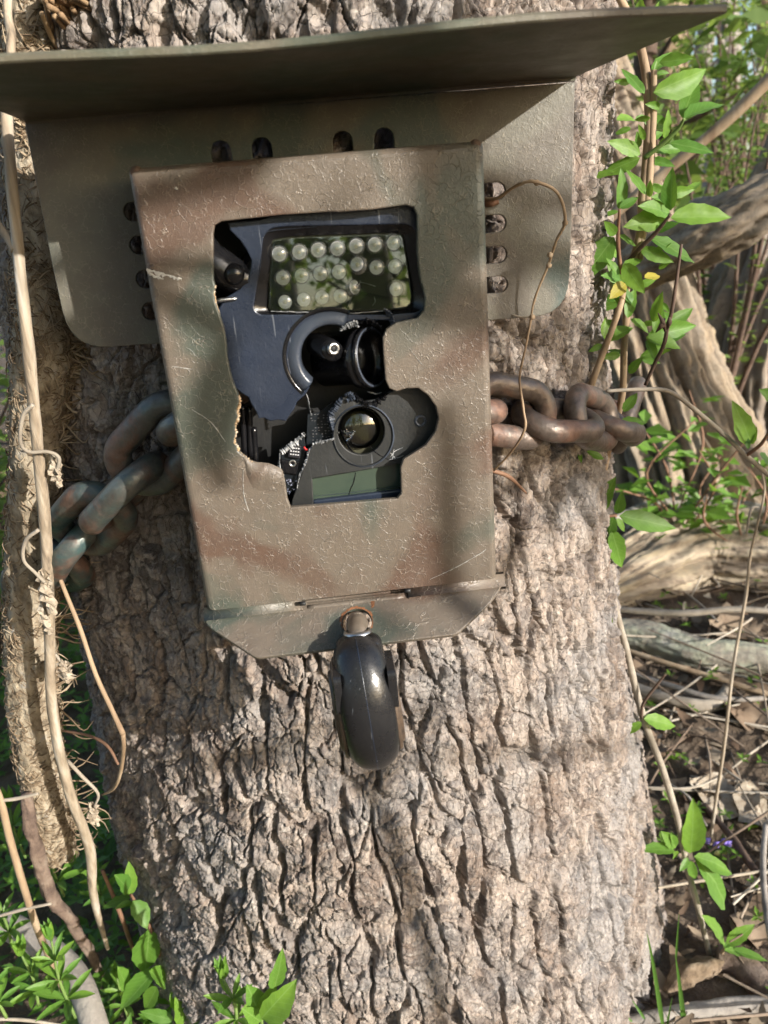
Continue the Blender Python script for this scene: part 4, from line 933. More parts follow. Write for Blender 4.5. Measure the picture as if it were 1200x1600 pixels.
for s in (-1, 1):
    for x0, x1, r, nm, mt in ((w - .0004, w + .0012, .0232, 'side_plate', BRASS), (w + .0010, w + .0026, .0195, 'side_cap', BRASS)):
        V, F = lathe([(s * x0, r + .0004), (s * (x1 - .0005), r), (s * x1, r - .0006), (s * x1, .0001)], 44, axis_m(lc + np.array([0, .001, -.002]), AX)); mesh_obj(nm, stretch(V), F if s > 0 else [f[::-1] for f in F], mt, lock)
    pts = rrect(-.010, .003, .010, .0215, .003, 4); Vp = []; n = len(pts)
    for d in (-.002, .0012, .0017):
        k = .93 if d > .0015 else 1.0; Vp += [tuple(lc + np.array([s * (w + d) + .0 * p[1], p[0] * k - .004, p[1] * k + .001])) for p in pts]
    Fp = []
    for a in range(2):
        for i in range(n): j = (i + 1) % n; Fp.append((a * n + i, a * n + j, (a + 1) * n + j, (a + 1) * n + i))
    Fp.append(tuple(range(2 * n, 3 * n))); mesh_obj('bumper_pad', Vp, Fp, RUBBER, lock, smooth=False)
V, F = tube([HP - FN * .008 + np.array([0, 0, .002]), HP - FN * .002 + np.array([0, 0, .001]), HP + FN * .0012 + np.array([0, -.0004, -.0012]), HP * .5 + tp * .5 - FN * .0006, tp + np.array([0, -.001, -.003]), tp + np.array([0, -.002, -.008])], [.0048] * 6, 26, 7); mesh_obj('shackle', V, F, PIN, lock)
V, F = lathe([(-.008, .0106), (-.0015, .0098), (.0, .0090), (.0007, .0076), (.0008, .0050)], 30, axis_m(tp + np.array([0, -.004, -.0014]), (0, .12, 1))); mesh_obj('collar', V, F, RUBBER, lock)
V, F = lathe([(.0, .0062), (.0009, .0060), (.0011, .0050)], 28, axis_m(tp + np.array([0, -.0008, .0002]), (0, .25, 1))); mesh_obj('steel_washer', V, F, STEEL, lock)

# ================================================================== chain
ch = thing('chain', (0, .26, .05), 'heavy rusty steel chain with green paint running round the tree through the box', 'chain')
def link_mesh(pos, tan, nrm, roll, Lh=.0165, Wh=.0125, wr=.0062, n=44, seg=16):
    """stadium link: centre line half straight length + bend radius"""
    t = Vector(tan).normalized(); u = Vector(nrm); u = (u - t * u.dot(t)).normalized(); b = t.cross(u); c, s = math.cos(roll), math.sin(roll); side = b * c + u * s
    P = []
    Ls = Lh
    for k in range(n // 2): a = -math.pi / 2 + math.pi * k / (n // 2 - 1); P.append((Ls + Wh * math.cos(a), Wh * math.sin(a)))
    for k in range(n // 2): a = math.pi / 2 + math.pi * k / (n // 2 - 1); P.append((-Ls + Wh * math.cos(a), Wh * math.sin(a)))
    W3 = [Vector(pos) + t * p[0] + side * p[1] for p in P]; m = len(W3); up = t.cross(side); V = []; F = []
    for i in range(m):
        tt = (W3[(i + 1) % m] - W3[i - 1]).normalized(); o = up.cross(tt).normalized()
        for j in range(seg): a = 2 * math.pi * j / seg; V.append(tuple(W3[i] + (o * math.cos(a) + up * math.sin(a)) * wr))
    for i in range(m):
        for j in range(seg): i2 = (i + 1) % m; j2 = (j + 1) % seg; F.append((i * seg + j, i * seg + j2, i2 * seg + j2, i2 * seg + j))
    return mesh_obj('chain_link', V, F, CHAIN, ch)
def run(pxs, offs, rolls, **kw):
    P = [att(*p, o) if o is not None else None for p, o in zip(pxs, offs)]
    for i, (p, r) in enumerate(zip(P, rolls)):
        a = P[max(i - 1, 0)]; b = P[min(i + 1, len(P) - 1)]; cx, cy, _ = trunk_c(p[2]); nr = (p[0] - cx, p[1] - cy, 0)
        link_mesh(p, b - a, nr, math.radians(r), **kw)
def chain_run(pxs, off, anchor, ai, sp, rolls, dim=(.0108, .0124, .0060)):
    P = catmull([att(x, y, o) for (x, y), o in zip(pxs, off)], 24); d = np.concatenate([[0], np.cumsum(np.linalg.norm(np.diff(P, axis=0), axis=1))])
    start = d[np.argmin(np.linalg.norm(P - att(*anchor, off[1]), axis=1))] - ai * sp
    for k, r in enumerate(rolls):
        s = start + k * sp
        if s > d[-1] or s < 0: continue
        f = lambda q: np.array([np.interp(q, d, P[:, i]) for i in range(3)])
        p = f(s); t = f(min(s + .008, d[-1])) - f(max(s - .008, 0)); cx, cy, _ = trunk_c(p[2])
        link_mesh(p, t, tuple(CAM - p), math.radians(r), Lh=dim[0], Wh=dim[1], wr=dim[2])
chain_run([(400, 600), (330, 640), (252, 692), (198, 768), (140, 816), (108, 872), (62, 905), (20, 930)], [.010, .014, .016, .018, .016, .014, .012, .010], (252, 692), 2, .0352, [10, 84, 8, 80, 12, 78, 10, 90, 0], (.0112, .0132, .0066))
chain_run([(680, 630), (796, 643), (866, 656), (918, 652), (958, 662), (980, 650), (988, 610)], [.014, .014, .016, .016, .013, .005, -.008], (798, 643), 2, .0344, [10, 84, 4, 62, 24, 70, 20, 90])
# ================================================================== vines, stalks and plants
def leaf_mesh(name, seed, mat, narrow=False, serr=.05):
    rs = random.Random(seed); n = 9; V = []; F = []; cu = rs.uniform(.05, .22); fold = rs.uniform(.12, .3); sw = rs.uniform(-.08, .08)
    for i in range(n + 1):
        s = i / n; w = .5 * .42 * (math.sin(math.pi * s ** .8) ** .85 if not narrow else math.sin(math.pi * s ** 1.15) ** .8) if 0 < i < n else .004
        w *= 1 + (serr if i % 2 else -serr); x = s; yc = sw * math.sin(math.pi * s); zc = cu * (.25 - (s - .5) ** 2) * 1.1
        for q in (-1, -.5, 0, .5, 1): V.append((x - abs(q) * w * .15, yc + q * w, zc + fold * abs(q) * w + .012 * math.sin(i * 1.9 + q * 2)))
    for i in range(n):
        for q in range(4): a = i * 5 + q; F.append((a, a + 5, a + 6, a + 1))
    me = bpy.data.meshes.new(name); me.from_pydata(V, [], F); me.update(); me.polygons.foreach_set('use_smooth', [True] * len(me.polygons)); me.materials.append(mat); return me
LM = [leaf_mesh('leaf', k, LEAF) for k in range(6)]
LMY = [leaf_mesh('leaf', k, LEAF_Y) for k in (3,)]
LMN = [leaf_mesh('leaf', k + 20, LEAF, True, .0) for k in range(4)]
LMD = [leaf_mesh('leaf', k + 40, LEAF_D) for k in range(3)]
to_cam = lambda p: (CAM - p) / np.linalg.norm(CAM - p)
lrs = random.Random(77)
def leaf(parent, base, tip, width=1.0, roll=None, mats=None, up=.5):
    base = np.array(base); tip = np.array(tip); x = tip - base; L = np.linalg.norm(x); x = x / L
    n = to_cam(base) * 1.1 + np.array([0, 0, up * .8]) + SUN * .3; n = n - x * np.dot(n, x); n /= np.linalg.norm(n) + 1e-9
    a = math.radians(lrs.uniform(-34, 34) if roll is None else roll); y = np.cross(n, x); n2 = n * math.cos(a) + y * math.sin(a); y2 = np.cross(n2, x)
    me = lrs.choice(mats or LM); o = bpy.data.objects.new('leaf', me); COL.objects.link(o); o.parent = parent; off = offset_of(parent)
    s = Vector((L, L * width * .88, L)); p = Vector(base) - off
    o.matrix_basis = Matrix(((x[0] * s[0], y2[0] * s[1], n2[0] * s[2], p[0]), (x[1] * s[0], y2[1] * s[1], n2[1] * s[2], p[1]), (x[2] * s[0], y2[2] * s[1], n2[2] * s[2], p[2]), (0, 0, 0, 1)))
    return o
def stem(parent, pts, R, mat, name='stem', seg=8, wob=.08, seed=1): return mesh_obj(name, *tube(pts, R, seg, 7, wob, seed), mat, parent)
def pl(px, Y, zf=None): return [at(*(zf(*p[:2]) if zf else p[:2]), p[2] if len(p) > 2 else Y) for p in px]
def leaves(parent, L, zf, Y, dy=.010, **kw):
    for q in L:
        (bx, by), (tx, ty) = q[0], q[1]; k = dict(kw); k.update(q[2] if len(q) > 2 else {}); Yb = k.pop('Y', Y) + lrs.uniform(-.006, .006); d = k.pop('d', lrs.uniform(-dy, dy))
        leaf(parent, at(*zf(bx, by), Yb), at(*zf(tx, ty), Yb + d), **k)

# ---- the sapling beside the trunk on the right
r4 = lambda x, y: (860 + x / 3.2, y / 3.2)
r5 = lambda x, y: (860 + x / 3.333, 480 + y / 3.333)
r6 = lambda x, y: (860 + x / 2.4235, 940 + y / 2.4235)
r1 = lambda x, y: (x / 2.4, 1000 + y / 2.4)
SY = .135
sap = thing('sapling', at(*r6(615, 1390), .188), 'young green leafed sapling climbing beside the right edge of the trunk', 'sapling')
stem(sap, [at(*r4(330, -40), .15), at(*r4(405, 110), .15), at(*r4(468, 310), .145), at(*r4(492, 560), .14), at(*r4(482, 800), .138), at(*r4(462, 980), .138), at(*r4(446, 1180), .14), at(*r4(382, 1420), .142), at(*r5(395, 40), .143), at(*r5(384, 230), .148), at(*r5(370, 480), .155), at(*r5(300, 740), .165), at(*r5(252, 980), .17)],
     [.0020, .0022, .0024, .0025, .0026, .0026, .0024, .0023, .0022, .0022, .0022, .0024, .0024], STEM_TAN)
stem(sap, [at(*r4(518, 350), .14), at(*r4(512, 600), .138), at(*r4(496, 880), .136), at(*r4(470, 1100), .138), at(*r4(450, 1300), .14)], [.0016, .0020, .0022, .0020, .0016], STEM_TAN)
stem(sap, [at(*r4(470, 790), .136), at(*r4(560, 720), .130), at(*r4(640, 640), .124), at(*r4(668, 592), .12)], [.0014, .0012, .001, .0007], STEM_GREEN, 'twig')
stem(sap, [at(*r4(395, 1300), .14), at(*r4(450, 1240), .13), at(*r4(530, 1160), .122), at(*r4(602, 1070), .115)], [.0014, .0013, .0012, .0008], STEM_DARK, 'twig')
stem(sap, [at(*r4(365, 1430), .14), at(*r4(350, 1330), .135), at(*r4(338, 1200), .13), at(*r4(346, 1045), .125)], [.0014, .0013, .0012, .0008], STEM_RED, 'twig')
stem(sap, [at(*r5(195, 455), .135), at(*r5(290, 195), .13), at(*r5(365, -10), .125), at(*r4(370, 1430), .138)], [.0022, .0020, .0018, .0014], STEM_TAN, 'twig')
leaves(sap, [((490, 120), (545, 5)), ((465, 130), (450, -15)), ((560, 125), (672, 42)), ((470, 470), (355, 345)), ((515, 462), (778, 345), {'width': 1.05}), ((520, 350), (535, 300)), ((545, 312), (718, 290)),
    ((660, 592), (735, 388), {'width': 1.1}), ((668, 592), (872, 525)), ((570, 692), (590, 543), {'width': 1.0}), ((600, 716), (818, 766)), ((450, 770), (283, 705)), ((440, 740), (432, 655), {'width': 1.2}), ((448, 790), (253, 875)),
    ((345, 1050), (352, 835), {'width': .95}), ((475, 975), (378, 848)), ((496, 985), (500, 898), {'width': 1.2}), ((345, 1040), (442, 985), {'width': 1.2}), ((602, 1052), (613, 832), {'width': 1.05, 'roll': 25}), ((598, 1005), (500, 985)), ((685, 962), (750, 908)),
    ((600, 1070), (436, 1030), {'width': 1.1}), ((590, 1092), (363, 1135), {'width': 1.2}), ((602, 1088), (905, 1088), {'width': .95}), ((520, 1165), (645, 1115), {'width': 1.3}), ((330, 1168), (268, 1104)), ((345, 1180), (432, 1232), {'width': 1.2}), ((318, 1185), (148, 1415), {'width': 1.25, 'roll': 5}),
    ((500, 1192), (720, 1315), {'width': 1.0}), ((450, 1242), (618, 1312)), ((350, 1402), (252, 1378)), ((368, 1318), (472, 1468), {'width': 1.3}), ((362, 1345), (462, 1298), {'width': 1.2}), ((342, 1375), (278, 1288)), ((385, 1590), (425, 1440)), ((515, 1610), (562, 1455)), ((545, 540), (470, 520)), ((500, 590), (420, 600)), ((520, 760), (590, 755)), ((470, 700), (440, 620)), ((330, 600), (430, 605), {'Y': .2})], r4, .130)
leaves(sap, [((375, 1418), (295, 1495), {'width': 1.3}), ((470, 1388), (548, 1380))], r4, .13, mats=LMY)
leaves(sap, [((290, 172), (432, 108), {'width': 1.25}), ((272, 195), (198, 232), {'width': 1.2}), ((275, 155), (292, 48), {'width': 1.2}), ((418, 62), (512, 138)), ((500, 152), (760, 95), {'width': .8}), ((498, 160), (680, 220), {'width': 1.1}), ((500, 172), (546, 285), {'width': 1.2}), ((545, 135), (578, -20)), ((410, 345), (485, 255)),
    ((382, 545), (452, 445), {'width': 1.2, 'Y': .11}), ((370, 592), (505, 602), {'width': 1.1, 'Y': .11}), ((362, 612), (455, 640), {'Y': .11, 'width': 1.2}), ((232, 612), (205, 742), {'Y': .12}), ((190, 752), (280, 790), {'width': 1.2, 'Y': .12}), ((150, 758), (162, 812), {'Y': .12})], r5, .13)
leaves(sap, [((240, 1082), (342, 882), {'width': 1.1}), ((236, 1080), (225, 958)), ((345, 1075), (372, 955), {'width': 1.1}), ((360, 1086), (655, 1152), {'width': .95, 'roll': 0}), ((242, 1098), (178, 1192)), ((330, 1088), (272, 1252), {'width': 1.15, 'roll': 10}), ((318, 1165), (372, 1355), {'width': 1.1}), ((345, 1100), (385, 1170), {'width': 1.2})], r5, .155)
stem(sap, [at(*r5(250, 980), .17), at(*r5(240, 1085), .158), at(*r5(345, 1085), .155)], [.0016, .0014, .001], STEM_RED, 'twig')
stem(sap, [at(*r5(135, 790), .125), at(*r5(170, 900), .135), at(*r5(222, 1050), .15), at(*r5(242, 1090), .158)], [.0020, .0020, .0018, .0014], STEM_TAN, 'twig')
# long bare stem running down to the ground
stem(sap, [at(*r5(240, 1100), .16), at(*r5(300, 1380), .165), at(*r6(240, 0), .168), at(*r6(292, 200), .172), at(*r6(352, 440), .176), at(*r6(420, 620), .18), at(*r6(480, 820), .182), at(*r6(520, 1010), .184), at(*r6(562, 1170), .186), at(*r6(615, 1392), .188)], [.0020, .0023, .0025, .0026, .0028, .0028, .0028, .0028, .0027, .0024], STEM_PALE, wob=.12)
leaves(sap, [((235, 62), (198, 102), {'width': 1.3, 'Y': .16}), ((232, 15), (210, -15), {'Y': .16}), ((345, 456), (283, 502), {'width': 1.1, 'Y': .168}), ((355, 442), (473, 472), {'width': 1.0, 'Y': .168}), ((470, 942), (330, 942), {'width': .9}), ((475, 930), (418, 868), {'width': 1.2}), ((470, 930), (455, 880)), ((530, 952), (540, 742), {'width': .95, 'roll': 0}), ((545, 965), (688, 1032), {'width': 1.1}), ((550, 975), (660, 1166), {'width': .9}), ((520, 970), (488, 1022), {'width': 1.2}), ((530, 980), (552, 1050)), ((470, 945), (465, 978))], r6, .176)
leaves(sap, [((660, 1292), (573, 1188), {'width': 1.0}), ((668, 1300), (775, 1222), {'width': 1.1}), ((690, 1318), (824, 1362), {'width': .85}), ((660, 1320), (720, 1335)), ((655, 1310), (690, 1270))], r6, .172)
stem(sap, [at(*r6(615, 1392), .188), at(*r6(640, 1345), .18), at(*r6(668, 1300), .172)], [.0022, .0018, .0012], STEM_TAN, 'twig')
stem(sap, [at(*r6(345, 440), .172), at(*r6(352, 385), .168), at(*r6(400, 320), .162), at(*r6(436, 275), .158)], [.0012, .0012, .001, .0006], STEM_DARK, 'twig')
for k in range(46):
    x = lrs.uniform(955, 1040); y = lrs.choice([lrs.uniform(20, 420), lrs.uniform(420, 560)]); a = lrs.uniform(-.6, 1.2) if x > 990 else lrs.uniform(2.2, 4.2); L = lrs.uniform(22, 52); Y0 = lrs.uniform(.13, .19)
    leaf(sap, at(x, y, Y0), at(x + L * math.cos(a), y + L * math.sin(a) * .8 - 8, Y0 + lrs.uniform(-.008, .008)), .95)
# dark bare twig with a husk, left of the fluted trunk
dt = thing('bare_twig', at(*r5(500, 400), .13), 'thin dark upright twig with a dry husk, right of the sapling', 'twig')
stem(dt, [at(*r5(495, 405), .13), at(*r5(545, 290), .125), at(*r5(592, 190), .12), at(*r5(612, 90), .118), at(*r5(636, 0), .115), at(*r4(655, 1222), .11)], [.0011, .0012, .0012, .0012, .0011, .0008], STEM_DARK)
for q in (((600, 130), (560, 30)), ((604, 120), (622, 40)), ((595, 60), (550, 130))): mesh_obj('husk', *tube([at(*r5(*q[0]), .119), at(*r5((q[0][0] + q[1][0]) / 2 + 6, (q[0][1] + q[1][1]) / 2), .114), at(*r5(*q[1]), .118)], [.0006, .0016, .0003], 6, 4), STEM_DARK, dt)
# pale twig reaching to the right border
wt = thing('bare_twig', at(*r5(1020, 770), .20), 'pale curved twig reaching from the chain to the right border', 'twig')
stem(wt, [at(*r5(290, 437), .10), at(*r5(470, 428), .10), at(*r5(620, 440), .105), at(*r5(760, 540), .11), at(*r5(900, 660), .115), at(*r5(1020, 772), .12), at(*r5(1145, 880), .13), at(*r5(1300, 1000), .15)], [.0010, .0011, .0013, .0014, .0015, .0016, .0017, .0018], STEM_PALE, wob=.15)
stem(wt, [at(*r5(1020, 772), .12), at(*r5(1090, 720), .11), at(*r5(1145, 650), .10), at(*r5(1250, 560), .09)], [.0012, .0011, .0009, .0008], STEM_RED, 'twig')
leaves(wt, [((1045, 712), (946, 486), {'width': 1.15, 'roll': -10}), ((1050, 715), (1075, 620), {'width': 1.0}), ((1090, 762), (1150, 830), {'width': 1.2}), ((1160, 500), (1085, 428), {'width': 1.2}), ((1030, 740), (1010, 660), {'width': .9})], r5, .115, mats=LMD + LM[:2])
# tall dry stalks at the right
ts = thing('dry_stalk', at(*r6(600, 960), .32), 'tall thin tan grass stalk curving down at the right', 'stalk')
stem(ts, [at(*r5(1085, 800), .30), at(*r5(1115, 950), .30), at(*r5(1080, 1120), .30), at(*r5(1040, 1300), .31), at(*r6(740, -20), .31), at(*r6(692, 250), .31), at(*r6(660, 530), .31), at(*r6(620, 800), .315), at(*r6(600, 965), .32)], [.0006, .0009, .0011, .0013, .0015, .0016, .0017, .0017, .0015], STALK)
stem(ts, [at(*r5(1082, 1040), .30), at(*r5(1048, 1050), .295), at(*r5(1030, 1120), .29), at(*r5(1022, 1190), .29)], [.0008, .0012, .0012, .0005], STEM_PALE, 'dry_blade')
# dry twig curling over the plate
ct = thing('bare_twig', at(765, 312, .043), 'brown dry tendril curling over the right side of the mounting plate', 'twig')
r8 = lambda x, y: (680 + x / 4.85, 190 + y / 4.85)
stem(ct, [at(*r8(365, 585), .047), at(*r8(470, 580), .040), at(*r8(590, 500), .032), at(*r8(700, 455), .027), at(*r8(790, 465), .025), at(*r8(900, 515), .025), at(*r8(960, 610), .026), at(*r8(985, 765), .028), at(*r8(920, 900), .031), at(*r8(860, 1080), .034), at(*r8(780, 1270), .037), at(*r8(740, 1400), .039), at(*r8(725, 1500), .040), at(822, 540, .041), at(812, 590, .040), at(818, 640, .036), at(820, 670, .034), at(800, 705, .04), at(772, 735, .048)],
     [0.00065, 0.00074, 0.00070, 0.00065, 0.00074, 0.00070, 0.00065, 0.00070, 0.00059, 0.00059, 0.00054, 0.00050, 0.00054, 0.00054, 0.00054, 0.00059, 0.00065, 0.00054, 0.00059][:19], STEM_TAN, wob=.25)
for (x, y) in ((770, 465), (985, 765), (870, 1010), (862, 1090), (735, 1480)): mesh_obj('node', *tube([at(*r8(x - 6, y - 14), .030), at(*r8(x, y), .028), at(*r8(x + 6, y + 14), .031)], [.0005, .0014, .0005], 8, 4), STEM_TAN, ct)
stem(ct, [at(*r8(380, 622), .046), at(*r8(430, 618), .043), at(*r8(482, 608), .042)], [.0015, .0016, .001], STEM_RED, 'broken_end')
stem(ct, [at(*r8(735, 1480), .040), at(*r8(660, 1480), .042), at(*r8(600, 1470), .044), at(*r8(570, 1460), .046)], [.0006, .0005, .0004, .0003], STEM_PALE, 'rootlet')
# stems crossing the chain at the right
xs = thing('bare_twig', at(*r5(195, 455), .13), 'smooth brown runner on the bark right of the chain below the box', 'twig')
stem(xs, [att(768, 735, .004), att(795, 745, .005), att(822, 770, .004)], [.0012, .0012, .0006], STEM_RED)

# ---- hairy vine at the left
def hairy_vine():
    pts = [(62, -60), (58, 60), (58, 200), (66, 400), (70, 530), (58, 700), (50, 900), (48, 1010), (56, 1140), (74, 1245), (92, 1335)]
    Ys = [.10, .10, .10, .098, .098, .105, .115, .12, .13, .14, .15]
    P = catmull([at(x, y, Y) for (x, y), Y in zip(pts, Ys)], 26); R = np.interp(np.linspace(0, 1, len(P)), np.linspace(0, 1, 11), [.0150, .015, .0145, .0140, .0150, .0130, .0138, .0142, .0146, .0140, .0105])
    Tn, N, B = frames(P); seg = 120; a = np.linspace(0, 2 * np.pi, seg, endpoint=False); L = np.concatenate([[0], np.cumsum(np.linalg.norm(np.diff(P, axis=0), axis=1))])
    A, LL = np.meshgrid(a, L); u = A * .014
    h = .0016 * fbm(np.cos(A) * 1.4, np.sin(A) * 1.4 + LL / .03, 5, 3) + .0015 * fbm(u / .004, LL / .005, 8, 4) + .0011 * np.abs(fbm(u / .0022, LL / .0035, 12, 3))
    rr = R[:, None] + h; V = (P[:, None] + rr[..., None] * (np.cos(a)[None, :, None] * N[:, None] + np.sin(a)[None, :, None] * B[:, None])).reshape(-1, 3)
    m = len(P); i = np.arange(m * seg).reshape(m, seg); j = np.roll(i, -1, 1); F = np.stack([i[:-1], i[1:], j[1:], j[:-1]], -1).reshape(-1, 4)
    th = thing('hairy_vine', P[-1], 'thick tan hairy vine climbing the left side of the trunk', 'vine'); mesh_obj('stem', V, F, VINE, th)
    g = np.random.default_rng(3); mb = MB(); Tt = []
    for k in range(7000):
        q = g.integers(0, m); t = g.uniform(0, 6.28); n = N[q] * math.cos(t) + B[q] * math.sin(t); tang = np.cross(Tn[q], n)
        if np.dot(n, to_cam(P[q])) < -.35: continue
        s = g.choice([-1, 1]); p0 = P[q] + n * R[q] * .98; ln = g.uniform(.002, .0075); side = tang * s * g.uniform(.5, 1.2) + Tn[q] * g.normal(0, .7)
        p1 = p0 + n * ln * g.uniform(.15, .40) + side * ln * .5; p2 = p0 + n * ln * g.uniform(-.1, .3) + side * ln + Tn[q] * g.normal(0, .3) * ln
        V_, F_ = tube([p0, p1, p2], [.00042, .0004, .0002], 3, 2, caps=False); mb.add(V_, F_); Tt += [g.random()] * len(V_)
    # longer rootlets gripping the bark to the right
    for k in range(420):
        q = int(np.clip(g.normal(.36, .07) if k % 3 else g.uniform(0, .98), 0, .99) * m); p0 = P[q] + np.array([R[q] * .8, -.003, 0]); L0 = g.uniform(.008, .026); d = np.array([1, g.uniform(-.1, .5), g.normal(-.1, .5)])
        V_, F_ = tube([p0, p0 + d * L0 * .4 + g.normal(0, .002, 3), p0 + d * L0 * .8 + g.normal(0, .003, 3), p0 + d * L0 + g.normal(0, .004, 3)], [.0007, .0006, .0005, .0002], 4, 3, caps=False); mb.add(V_, F_); Tt += [g.random()] * len(V_)
    o = mesh_obj('rootlets', mb.V, mb.F, ROOTLET, th, attrs={'tint': Tt}); o['kind'] = 'stuff'
hairy_vine()
# tuft of brown aerial roots above the hood
rt = thing('aerial_roots', at(110, 10, .07), 'tangle of brown aerial roots on the bark above the hood at top left', 'roots')
g = np.random.default_rng(8)
for k in range(110):
    x0, y0 = g.uniform(62, 130), g.uniform(-60, 25); an = g.uniform(.25, 1.35); L0 = g.uniform(50, 120)
    pts = [(x0, y0), (x0 + L0 * .4 * math.cos(an) + g.normal(0, 5), y0 + L0 * .4 * math.sin(an)), (x0 + L0 * .8 * math.cos(an) + g.normal(0, 7), y0 + L0 * .75 * math.sin(an) + g.normal(0, 6)), (x0 + L0 * 1.1 * math.cos(an * .9), y0 + L0 * math.sin(an * .9) + g.normal(0, 6))]
    Y0 = .078 + g.uniform(-.012, .01); mesh_obj('root', *tube([at(x, y, Y0 + .012 * i + g.normal(0, .002)) for i, (x, y) in enumerate(pts)], [.0012, .0011, .0009, .0004], 6, 5, .15, k), ROOT, rt)
# dry stalk in front of the vine
ds = thing('dry_stalk', at(168, 1480, .14), 'long pale dry stalk running down in front of the hairy vine', 'stalk')
SP = [(14, -60), (12, 20), (18, 60), (12, 130), (10, 180), (21, 315), (38, 490), (46, 560), (58, 690), (71, 830), (77, 970), (82, 1110), (106, 1229), (140, 1325), (146, 1400), (168, 1482)]
SYs = [.075, .07, .065, .06, .058, .056, .055, .056, .062, .070, .080, .092, .105, .118, .128, .145]
stem(ds, [at(x, y, Y) for (x, y), Y in zip(SP, SYs)], [.0018, .0018, .0018, .0020, .0023, .0024, .0026, .0027, .0028, .0029, .0029, .0030, .0033, .0033, .0029, .0015], STALK, seg=22, wob=.16)
stem(ds, [at(-20, 330, .06), at(8, 365, .058), at(24, 392, .055)], [.0016, .0018, .002], STEM_PALE, 'side_shoot')
for q in ([(52, 632), (36, 650), (32, 690), (45, 706), (75, 706), (92, 716), (88, 740)], [(60, 828), (40, 845), (37, 875), (55, 895), (70, 910)]):
    stem(ds, [at(x, y, .052 + .01 * i / len(q)) for i, (x, y) in enumerate(q)], [.0010, .0010, .0009, .0009, .0009, .0010, .0010][:len(q)], STEM_PALE, 'tendril')
def curl(parent, px, py, Y, w, h, seed):
    """crumpled dry leaf"""
    rs = np.random.default_rng(seed); c = at(px, py, Y); n = 14; V = []; F = []
    for i in range(n):
        for j in range(8):
            s, t = i / (n - 1), j / 7; a = t * 4.6 + s * 2; r = w * (.35 + .5 * math.sin(math.pi * s)) * (1 + .35 * rs.normal())
            V.append(tuple(c + np.array([r * math.cos(a), r * math.sin(a) * .8, (0.5 - s) * h + .12 * w * rs.normal()])))
    for i in range(n - 1):
        for j in range(7): a = i * 8 + j; F.append((a, a + 1, a + 9, a + 8))
    mesh_obj('dry_leaf', V, F, CURL, parent, smooth=False)
curl(ds, 89, 735, .062, .0036, .017, 1); curl(ds, 75, 925, .07, .0042, .026, 2); curl(ds, 104, 1050, .085, .0045, .014, 3); curl(ds, 147, 1272, .115, .0042, .019, 4); curl(ds, 72, 965, .074, .003, .02, 5)
stem(ds, [at(86, 1022, .088), at(96, 1035, .086), at(104, 1046, .085)], [.0008, .0008, .0008], STEM_PALE, 'tendril')
stem(ds, [at(105, 1188, .11), at(130, 1215, .11), at(153, 1240, .112), at(147, 1262, .115)], [.0012, .0012, .001, .0008], STEM_PALE, 'tendril')
# arching twig below the chain
ab = thing('bare_twig', at(92, 900, .09), 'thin tan arching twig with a sharp bend below the left chain', 'twig')
stem(ab, [at(90, 895, .085), at(102, 925, .08), at(126, 985, .075), at(150, 1055, .072), at(176, 1112, .072), at(192, 1147, .072)], [.0011, .0012, .0013, .0013, .0014, .0017], STEM_TAN)
stem(ab, [at(192, 1147, .072), at(193, 1172, .074), at(188, 1208, .085), at(178, 1232, .1), at(160, 1242, .12)], [.0015, .0013, .0012, .0010, .0006], STEM_TAN)
stem(ab, [at(100, 1142, .12), at(140, 1150, .105), at(168, 1166, .095), at(185, 1195, .088)], [.0008, .001, .001, .0008], STEM_RED, 'twig')
# roots and stems low on the left
dr = thing('dark_root', at(160, 1528, .20), 'rough dark root bending down from the hairy vine', 'root')
stem(dr, [at(40, 1240, .12), at(48, 1285, .12), at(58, 1333, .125), at(83, 1404, .14), at(122, 1456, .16), at(146, 1500, .18), at(162, 1530, .20)], [.0030, .0040, .0045, .0042, .0040, .0034, .0026], ROOT_DARK, seg=24, wob=.7, seed=6)
gb = thing('fallen_branch', gpt(0, 1437), 'thick smooth grey branch lying in the bottom left corner', 'branch')
stem(gb, [gpt(-90, 1400, .13), gpt(0, 1440, .125), gpt(62, 1474, .115), gpt(117, 1525, .10), gpt(150, 1610, .085), gpt(170, 1720, .05)], [.010, .0105, .0105, .010, .0098, .0095], STEM_GREY, seg=24, wob=.10, seed=3)
tsn = thing('dry_stalk', at(95, 1545, .16), 'thin tan stem slanting past the grey branch at bottom left', 'stalk')
stem(tsn, [at(-15, 1215, .10), at(2, 1255, .10), at(13, 1302, .105), at(34, 1376, .115), at(58, 1450, .13), at(80, 1502, .15), at(98, 1548, .17)], [.0022, .0023, .0024, .0025, .0026, .0024, .002], STEM_TAN)
tsr = thing('bare_twig', at(265, 1600, .19), 'reddish thin stem rising between the leaves at bottom left', 'twig')
stem(tsr, [at(160, 1360, .15), at(185, 1420, .16), at(215, 1500, .175), at(250, 1570, .19), at(270, 1620, .2)], [.0014, .0018, .0018, .0018, .0016], STEM_RED)
for k, (q, lab) in enumerate((([(-10, 1252), (25, 1248), (60, 1240)], 'short pale straw left of the hairy vine'), ([(-10, 1592), (40, 1594), (95, 1602)], 'pale straw lying along the bottom left edge'), ([(-5, 1432), (40, 1420), (80, 1412)], 'thin white straw across the lower left plants'))):
    o = thing('straw', at(*q[0], .1), lab, 'straw'); stem(o, [at(x, y, .10 + .01 * k) for x, y in q], [.0011, .0013, .0009], STEM_PALE)

